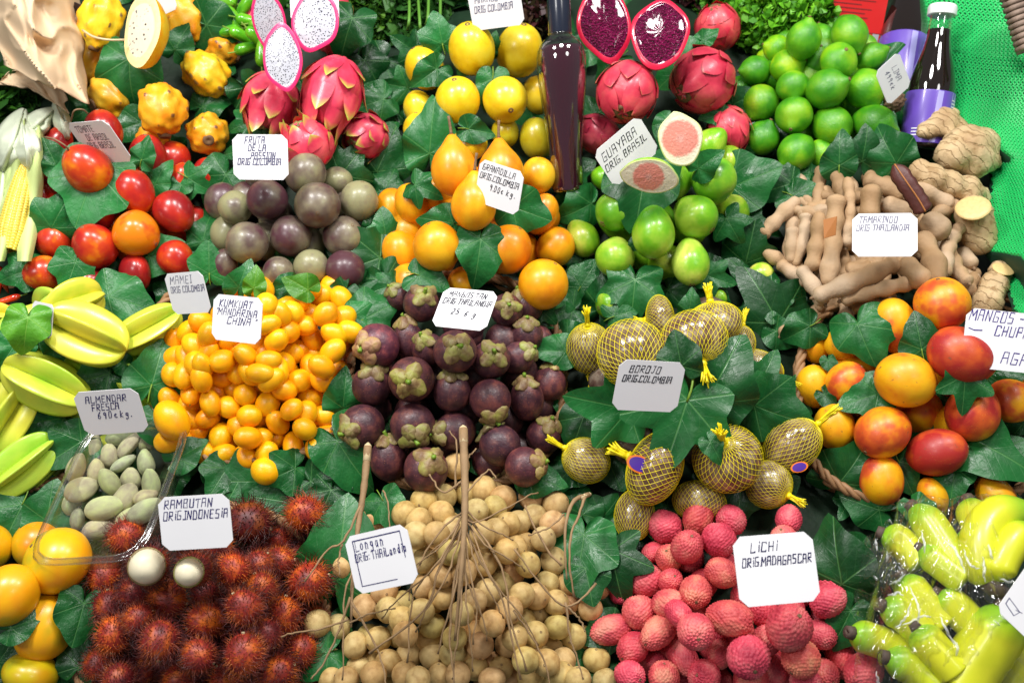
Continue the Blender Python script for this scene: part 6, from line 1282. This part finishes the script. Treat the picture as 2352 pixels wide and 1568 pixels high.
# string round the pitahaya, flake of shell, stickers, thin stalks
mb = MB(); mb.add(*tube_vf(smooth_path([at(u, v, d)[0] for u, v, d in [(190, 70, .10), (215, 85, .125), (250, 92, .128), (285, 92, .12)]], 14), .0012, 6)); o = new_obj('string', mb.mesh('string', [M['twig pale']])); tag(o, 'pale string tied round the smooth yellow pitahaya', 'string')
for k, (L, lb) in enumerate([([(163, 278, .075), (170, 255, .09), (190, 252, .09), (202, 262, .08)], 'thin curved tamarillo stalk above the card'), ([(103, 315, .075), (125, 320, .085), (150, 335, .085), (160, 348, .075)], 'thin dark tamarillo stalk left of the card')]):
    mb = MB(); mb.add(*tube_vf(smooth_path([at(*q)[0] for q in L], 12), .0009, 6)); o = new_obj('fruit_stalk', mb.mesh('fruit_stalk', [M['stem brown']])); tag(o, lb, 'stalk', 'tamarillo stalks')
sheet('shell_flake', [(1892, 505, .092), (1923, 497, .098), (1920, 540, .092), (1893, 548, .09)], bpy.data.materials['pod seam'], 'orange brown flake of shell on the long tamarind pod', 'shell flake', .0008)
def sticker(u, v, a, b, rot, dh, label):
    p, t = at(u, v, dh); s = t / FPX; x, y, z = basis(p, rot, 90, 0); T = toward(p); al = math.radians(rot); R = unit(RIGHT - (RIGHT @ T) * T); U = np.cross(T, R); x = math.cos(al) * R + math.sin(al) * U; y = np.cross(T, x)
    def ell(k, z): return [(k * a * s * math.cos(q), k * b * s * math.sin(q), z - .25 * ((k * a * s * math.cos(q)) ** 2 + (k * b * s * math.sin(q)) ** 2) / (.03)) for q in np.linspace(0, 2 * math.pi, 28, endpoint=False)]
    def mesh(nm, k, z, m): return make_mesh(nm, [(0, 0, z)] + ell(k * .5, z) + ell(k, z), [(0, 1 + i, 1 + (i + 1) % 28) for i in range(28)] + [(1 + i, 29 + i, 29 + (i + 1) % 28, 1 + (i + 1) % 28) for i in range(28)], [m])
    o = new_obj('oval_sticker', mesh('oval_sticker', 1, 0, M['orange sticker']), None, mat4(x, y, T, p, 1, 1, 1)); new_obj('sticker_centre', mesh('sticker_centre', .8, .0004, M['purple sticker']), o)
    tag(o, label, 'sticker', 'oval fruit stickers')
STICK = [(1469, 1066, 31, 20, -22, 'oval purple sticker with an orange border on the wide borojo'), (1836, 1072, 20, 12, 15, 'small dark oval sticker on the borojo beside the mangos')]
for u, v, a, b, rot, lb in STICK:
    q = min(BORO, key=lambda r: (r['u'] - u) ** 2 + (r['v'] - v) ** 2); d = ray(u, v); ctr = q['p']; R = (q['a'] + q['b']) / 2 * q['t'] / FPX * 1.05
    oc = CAM - ctr; B = oc @ d; D2 = d @ d; disc = B * B - D2 * (oc @ oc - R * R); ts = (-B - math.sqrt(max(0, disc))) / D2; p, _ = at(u, v, 0)
    sticker(u, v, a, b, rot, height(CAM + d * ts) - bed_xy(*planexy(CAM + d * ts)) + .004, lb)

# ---------------------------------------------------------------- ivy leaves, the big ones one by one
L = leaf
# (u, v, size, tip angle, rise, shape, tone, facing)
HERO = [
 (298, 172, 215, 268, .078, 'broad', 1.25, .5), (412, 95, 120, 60, .075, 'heart', .8, .9), (505, 62, 150, 350, .05, 'broad', .75, .9), (490, 235, 150, 20, .045, 'heart', .9, .4), (195, 255, 110, 215, .04, 'ivy', 1.1, .6), (300, 290, 120, 200, .035, 'heart', .9, .6),
 (560, 285, 110, 200, .05, 'ivy', 1.2, .7), (690, 218, 85, 235, .075, 'heart', .7, .7), (620, 300, 90, 30, .05, 'ivy', .8, .6), (860, 235, 130, 200, .05, 'broad', 1.0, .7), (800, 70, 150, 250, .05, 'broad', .7, .8), (820, 300, 130, 230, .03, 'ivy', .7, .6),
 (1012, 78, 125, 100, .085, 'broad', 1.35, .8), (985, 172, 115, 215, .08, 'heart', 1.1, .7), (915, 198, 130, 170, .05, 'ivy', 1.1, .8), (1132, 108, 80, 70, .085, 'heart', 1.0, .7), (1128, 205, 115, 262, .10, 'heart', 1.0, .7), (1065, 150, 90, 240, .085, 'heart', 1.0, .6),
 (990, 312, 210, 84, .055, 'heart', 1.2, .95), (880, 360, 180, 65, .035, 'broad', .7, .8), (1095, 300, 110, 350, .06, 'heart', .9, .6), (850, 160, 120, 300, .02, 'broad', .5, .6), (940, 110, 130, 150, .03, 'ivy', .7, .7),
 (1560, 160, 170, 215, .085, 'broad', 1.35, .7), (1400, 150, 120, 215, .06, 'heart', 1.1, .5), (1625, 84, 80, 35, .075, 'heart', 1.2, .6), (1700, 232, 110, 25, .06, 'heart', .7, .6), (1640, 268, 80, 190, .06, 'heart', .8, .6), (1350, 100, 100, 80, .03, 'broad', .7, .7), (1530, 300, 110, 250, .06, 'heart', .9, .7),
 (1475, 432, 220, 262, .085, 'broad', .95, .45), (1335, 480, 150, 205, .055, 'broad', 1.05, .9), (1715, 415, 190, 20, .045, 'broad', 1.0, .95), (1680, 520, 130, 300, .055, 'ivy', .95, .9), (1455, 680, 210, 265, .05, 'ivy', 1.05, .8), (1645, 640, 110, 340, .045, 'ivy', 1.0, .8), (1345, 640, 130, 60, .035, 'broad', 1.1, .7),
 (1720, 575, 170, 80, .035, 'broad', .6, .7), (1765, 700, 240, 120, .035, 'ivy', .45, .85), (1585, 700, 100, 80, .05, 'heart', .95, .8), (1430, 720, 110, 20, .035, 'ivy', 1.0, .6), (1290, 720, 130, 200, .03, 'broad', .8, .6), (1620, 375, 120, 35, .10, 'heart', 1.2, .5), (1460, 560, 60, 210, .09, 'heart', .7, .7),
 (1928, 355, 150, 92, .085, 'heart', .75, .9), (2045, 350, 160, 120, .075, 'broad', .85, .9), (1985, 345, 130, 85, .075, 'heart', .65, .8), (1790, 430, 170, 200, .04, 'ivy', .7, .8), (1840, 460, 130, 330, .03, 'broad', .8, .7), (1700, 330, 120, 60, .03, 'heart', .6, .7),
 (205, 430, 250, 250, .088, 'broad', 1.5, .45), (365, 405, 110, 60, .07, 'heart', 1.2, .6), (450, 420, 110, 330, .06, 'ivy', 1.2, .9), (120, 360, 120, 110, .08, 'heart', .9, .7), (130, 500, 140, 60, .07, 'broad', 1.3, .5), (60, 565, 120, 190, .06, 'heart', 1.5, .8), (50, 625, 130, 200, .05, 'broad', 1.5, .8), (165, 625, 125, 250, .06, 'broad', 1.25, .6),
 (365, 575, 150, 25, .05, 'broad', 1.2, .35), (470, 535, 120, 80, .045, 'broad', 1.0, .7), (330, 350, 90, 70, .085, 'heart', 1.1, .5), (250, 690, 130, 180, .05, 'broad', 1.3, .6), (410, 440, 90, 250, .06, 'heart', 1.1, .5),
 (835, 605, 200, 200, .055, 'broad', .65, .9), (480, 605, 130, 90, .055, 'broad', 1.4, .8), (555, 640, 110, 70, .065, 'heart', 1.2, .9), (650, 660, 110, 200, .06, 'heart', .9, .6), (860, 540, 110, 250, .05, 'heart', .6, .6), (800, 380, 150, 50, .035, 'ivy', .6, .8),
 (972, 432, 125, 335, .085, 'ivy', 1.2, .8), (885, 535, 135, 100, .05, 'broad', 1.2, .8), (1015, 508, 130, 170, .10, 'heart', 1.2, .7), (985, 640, 140, 340, .06, 'broad', 1.1, .4), (1100, 585, 190, 262, .10, 'heart', 1.1, .85), (1205, 485, 140, 340, .095, 'broad', 1.2, .8), (1170, 430, 90, 60, .07, 'heart', 1.2, .7), (1255, 700, 110, 20, .04, 'ivy', .9, .6), (885, 660, 120, 200, .05, 'ivy', .9, .6), (1310, 465, 120, 100, .03, 'broad', .8, .7),
 (285, 690, 180, 340, .055, 'broad', 1.3, .8), (18, 815, 150, 240, .08, 'broad', 1.4, .8), (225, 865, 140, 200, .085, 'broad', .75, .8), (110, 965, 170, 190, .065, 'heart', 1.2, .5), (160, 1030, 170, 215, .055, 'broad', .9, .8), (358, 850, 190, 75, .05, 'heart', 1.1, .9), (362, 985, 130, 280, .055, 'heart', 1.0, .9), (270, 830, 90, 160, .085, 'heart', 1.0, .8), (125, 800, 110, 260, .085, 'heart', 1.3, .8), (100, 1140, 180, 100, .03, 'broad', 1.0, .7),
 (430, 1040, 130, 30, .06, 'heart', 1.0, .8), (508, 1095, 130, 240, .045, 'broad', .8, .7), (655, 1085, 150, 205, .06, 'broad', .9, .6), (560, 1105, 200, 180, .035, 'broad', 1.0, .6), (800, 1050, 220, 305, .055, 'heart', 1.2, .6), (790, 910, 160, 85, .06, 'heart', 1.2, .8), (740, 1120, 160, 330, .04, 'ivy', .6, .8), (860, 720, 150, 30, .05, 'broad', 1.0, .6), (780, 680, 110, 230, .04, 'heart', .6, .6), (830, 735, 110, 340, .05, 'broad', 1.4, .5),
 (1400, 930, 280, 168, .095, 'ivy', 1.2, .85), (1560, 975, 330, 250, .12, 'ivy', .95, .8), (1645, 880, 260, 62, .105, 'broad', .75, .8), (1560, 815, 150, 100, .105, 'broad', .5, .9), (1770, 945, 210, 340, .075, 'broad', .9, .8), (1755, 860, 150, 60, .06, 'ivy', 1.0, .7), (1275, 805, 140, 180, .06, 'heart', 1.1, .7), (1330, 985, 170, 250, .06, 'heart', .6, .7), (1640, 1030, 85, 300, .11, 'heart', .95, .7), (1840, 760, 130, 210, .05, 'broad', .9, .6), (1700, 1140, 150, 260, .035, 'broad', .5, .6),
 (1982, 775, 200, 292, .10, 'broad', 1.1, .8), (1988, 912, 160, 200, .095, 'broad', 1.1, .75), (2112, 775, 140, 100, .115, 'heart', .65, .8), (2215, 890, 170, 268, .10, 'ivy', .9, .8), (2235, 1010, 330, 330, .07, 'heart', 1.2, .6), (1950, 1080, 190, 55, .06, 'broad', .8, .8), (2075, 1085, 150, 290, .05, 'heart', .8, .7), (1905, 838, 60, 280, .07, 'heart', .85, .8), (1903, 915, 70, 310, .07, 'heart', .6, .8), (2190, 1100, 150, 260, .06, 'heart', 1.0, .5), (2310, 1060, 170, 330, .06, 'broad', 1.1, .6), (1990, 1160, 170, 160, .04, 'broad', .9, .7), (2300, 850, 160, 20, .05, 'broad', .8, .6), (2120, 1180, 120, 300, .055, 'heart', 1.1, .7),
 (1412, 1300, 220, 278, .05, 'ivy', .5, .9), (1335, 1270, 230, 262, .055, 'broad', 1.2, .8), (780, 1270, 300, 85, .05, 'heart', 1.2, .8), (1925, 1290, 280, 95, .065, 'heart', .55, .9), (890, 1170, 130, 300, .05, 'broad', 1.2, .6), (725, 1515, 150, 210, .04, 'heart', 1.2, .8), (1350, 1330, 150, 280, .05, 'broad', .8, .7), (1940, 1430, 160, 240, .05, 'heart', .9, .6), (1385, 1450, 150, 200, .03, 'broad', .6, .7), (750, 1150, 150, 250, .04, 'ivy', .55, .8), (1240, 1100, 140, 340, .06, 'heart', 1.0, .6),
 (112, 1165, 170, 85, .055, 'broad', 1.2, .8), (35, 1190, 190, 250, .05, 'ivy', 1.1, .8), (185, 1415, 150, 260, .075, 'broad', .75, .9), (50, 1432, 135, 20, .085, 'heart', .8, .8), (190, 1500, 150, 80, .04, 'broad', .6, .7), (150, 1180, 150, 300, .045, 'heart', 1.0, .7), (10, 1500, 130, 60, .04, 'broad', .7, .6), (650, 1150, 180, 170, .03, 'broad', .9, .6)]
for k, q in enumerate(HERO):
    r = random.Random(k); L(*q[:4], q[4] * .62, q[5], tone=q[6], face=q[7], roll=r.uniform(-14, 14), pitch=r.uniform(-18, 10), stalky=(k % 4 == 0))
L(60, 755, 160, 262, .105, 'broad', 1.0, .8, lit=True, label='bright backlit ivy leaf standing before the small white card by the star fruits'); L(585, 645, 90, 80, .05, 'heart', .8, .8, lit=True); L(690, 655, 100, 150, .05, 'heart', .7, .7, lit=True)
# smaller leaves filling the gaps between heaps
rr = random.Random(12); N0 = 0
for v in range(-40, 1640, 92):
    for u in range(-40, 2420, 104):
        uu, vv = u + rr.uniform(-36, 36), v + rr.uniform(-32, 32)
        m = min(((uu - b[0]) / b[2]) ** 2 + ((vv - b[1]) / b[3]) ** 2 for b in BUMPS.values())
        if m < .85 or (uu > 2240 and vv < 720) or (vv < 130 and (450 < uu < 1000 or uu < 190)) or (vv < 120 and uu > 1640) or (uu < 170 and vv < 620) or (uu > 1990 and vv > 1180): continue
        L(uu, vv, rr.uniform(105, 165), rr.uniform(0, 360), rr.uniform(.004, .018), rr.choice(('ivy', 'broad', 'broad', 'heart', 'heart')), rr.uniform(.6, 1.15), rr.uniform(.2, .7), rr.uniform(-20, 20), rr.uniform(-20, 20), over=False)
name_leaves()

# ---------------------------------------------------------------- price cards
BLUE = (.022, .02, .12); GREY = (.10, .10, .18); K_ = (.008, .008, .02)
C = card
C('price_card', [(151, 283), (243, 277), (307, 370), (215, 376)], .075, [('TOMATE', .14, .76, .13, .42), ('DE ARBOL', .26, .56, .13, .52), ('ORIG BRASIL', .16, .36, .13, .64)], 'TOMATE DE ARBOL card leaning between the tamarillos', (.04, .02, .04), pen=.011)
C('price_card', [(532, 308), (659, 310), (664, 413), (538, 413)], .105, [('FRUTA', .22, .80, .13, .36), ('DE LA', .28, .64, .12, .32), ('.PASSION', .30, .47, .12, .46), ('ORIG COLOMBIA', .08, .33, .12, .76)], 'FRUTA DE LA PASSION card above the purple passion fruits', GREY, pen=.016)
C('price_card', [(1068, -32), (1190, -40), (1206, 52), (1090, 76)], .115, [('MARACUYA', .12, .62, .14, .58), ('ORIG COLOMBIA', .08, .40, .13, .72)], 'card with ORIG COLOMBIA cut by the top edge above the maracuyas', GREY)
C('price_card', [(1103, 363), (1203, 397), (1190, 496), (1090, 462)], .125, [('GRANADILLA', .08, .78, .12, .72), ('ORIG.COLOMBIA', .04, .58, .12, .86), ('9.00€', .30, .36, .12, .32), ('kg.', .68, .36, .12, .2)], 'GRANADILLA card tucked behind the front granadilla', K_)
C('price_card', [(1362, 352), (1466, 264), (1516, 345), (1412, 432)], .095, [('GUAYABA', .08, .66, .17, .72), ('ORIG. BRASIL', .03, .42, .14, .86)], 'GUAYABA card turned on its corner beside the guava halves', K_)
C('price_card', [(2064, 122), (2094, 192), (2040, 246), (2010, 164)], .105, [('LIMA', .22, .58, .17, .42), ('499€k', .20, .30, .15, .52)], 'LIMA card standing on edge against the sauce bottles', GREY)
C('price_card', [(1958, 490), (2106, 490), (2109, 588), (1957, 590)], .125, [('TAMARINDO', .10, .78, .13, .58), ('ORIG THAILANDIA', .06, .60, .12, .78)], 'TAMARINDO card lying on the tamarind pods', (.20, .20, .26), pen=.016)
C('price_card', [(370, 630), (466, 622), (483, 717), (405, 722)], .105, [('MAMEI', .12, .74, .16, .56), ('ORIG COLOMBIA', .08, .53, .13, .86)], 'MAMEI card between the tamarillos and the kumquats', GREY)
C('price_card', [(490, 676), (603, 683), (598, 793), (487, 777)], .125, [('KUMKUAT', .12, .74, .14, .66), ('"MANDARINA', .06, .56, .13, .82), ('CHINA "', .30, .38, .13, .58)], 'KUMKUAT card stuck in the kumquats', BLUE)
C('price_card', [(1022, 662), (1146, 668), (1114, 763), (989, 745)], .120, [('MANGOS.TAN', .12, .78, .12, .68), ('ORIG THAILANDIA', .06, .60, .12, .86), ('25', .28, .34, .12, .16), ('6 g', .52, .30, .12, .24)], 'MANGOSTAN card lying on the mangosteens', K_, pen=.016)
C('price_card', [(1425, 825), (1577, 833), (1553, 947), (1404, 940)], .135, [('BOROJO', .16, .76, .12, .46), ('ORIG.COLOMBIA', .08, .58, .11, .72)], 'BOROJO card lying on the wide ivy leaves', K_)
C('price_card', [(2222, 708), (2400, 722), (2386, 862), (2206, 838)], .085, [('MANGOS -', .04, .80, .16, .66), ('CHUPA', .38, .58, .15, .44), ('AGAR', .50, .12, .17, .46), [(.05, .66), (.12, .63), (.22, .64)]], 'large white MANGOS CHUPA sign cut by the right edge', (.06, .04, .22))
C('price_card', [(163, 900), (314, 893), (343, 988), (200, 1002)], .125, [('ALMENDAR', .16, .74, .13, .62), ('FRESCA', .22, .56, .13, .42), ('690€', .27, .37, .13, .32), ('kg.', .62, .37, .13, .18)], 'ALMENDAR FRESCA card behind the green almonds', BLUE)
C('price_card', [(362, 1142), (525, 1133), (537, 1255), (373, 1265)], .125, [('RAMBUTAN', .08, .78, .14, .66), ('ORiG.INDONESiA', .05, .57, .14, .88)], 'RAMBUTAN card standing in the rambutans', BLUE)
C('price_card', [(785, 1235), (935, 1200), (960, 1336), (824, 1364)], .125, [('Longan', .14, .72, .15, .46, .05), ('ORiG: THAiLandia', .10, .54, .12, .80, .05), [(.68, .12), (.12, .12), (.12, .90), (.88, .90), (.88, .45)]], 'Longan card with a ruled ink border on the longans', BLUE, pen=.012)
C('price_card', [(1678, 1235), (1866, 1217), (1884, 1380), (1704, 1393)], .135, [('LiCHi', .20, .76, .12, .34), ('ORiG.MADAGASCAR', .08, .56, .11, .84)], 'LICHI card standing in the lychees', (.02, .02, .08))
C('price_card', [(2286, 1396), (2366, 1292), (2440, 1370), (2372, 1480)], .12, [('Q', .12, .58, .3, .2)], 'white card corner at the lower right over the banana stem', BLUE)
C('price_card', [(350, -40), (392, -48), (402, 16), (370, 44)], .09, [], 'small blank card behind the halved pitahaya')
C('price_card', [(664, -40), (776, -40), (780, 52), (668, 52)], .08, [], 'blank white card behind the dragon fruit halves')
C('price_card', [(76, 690), (122, 700), (118, 778), (70, 766)], .085, [('kg', .45, .45, .14, .4)], 'small white card half covered by the backlit leaf', GREY)
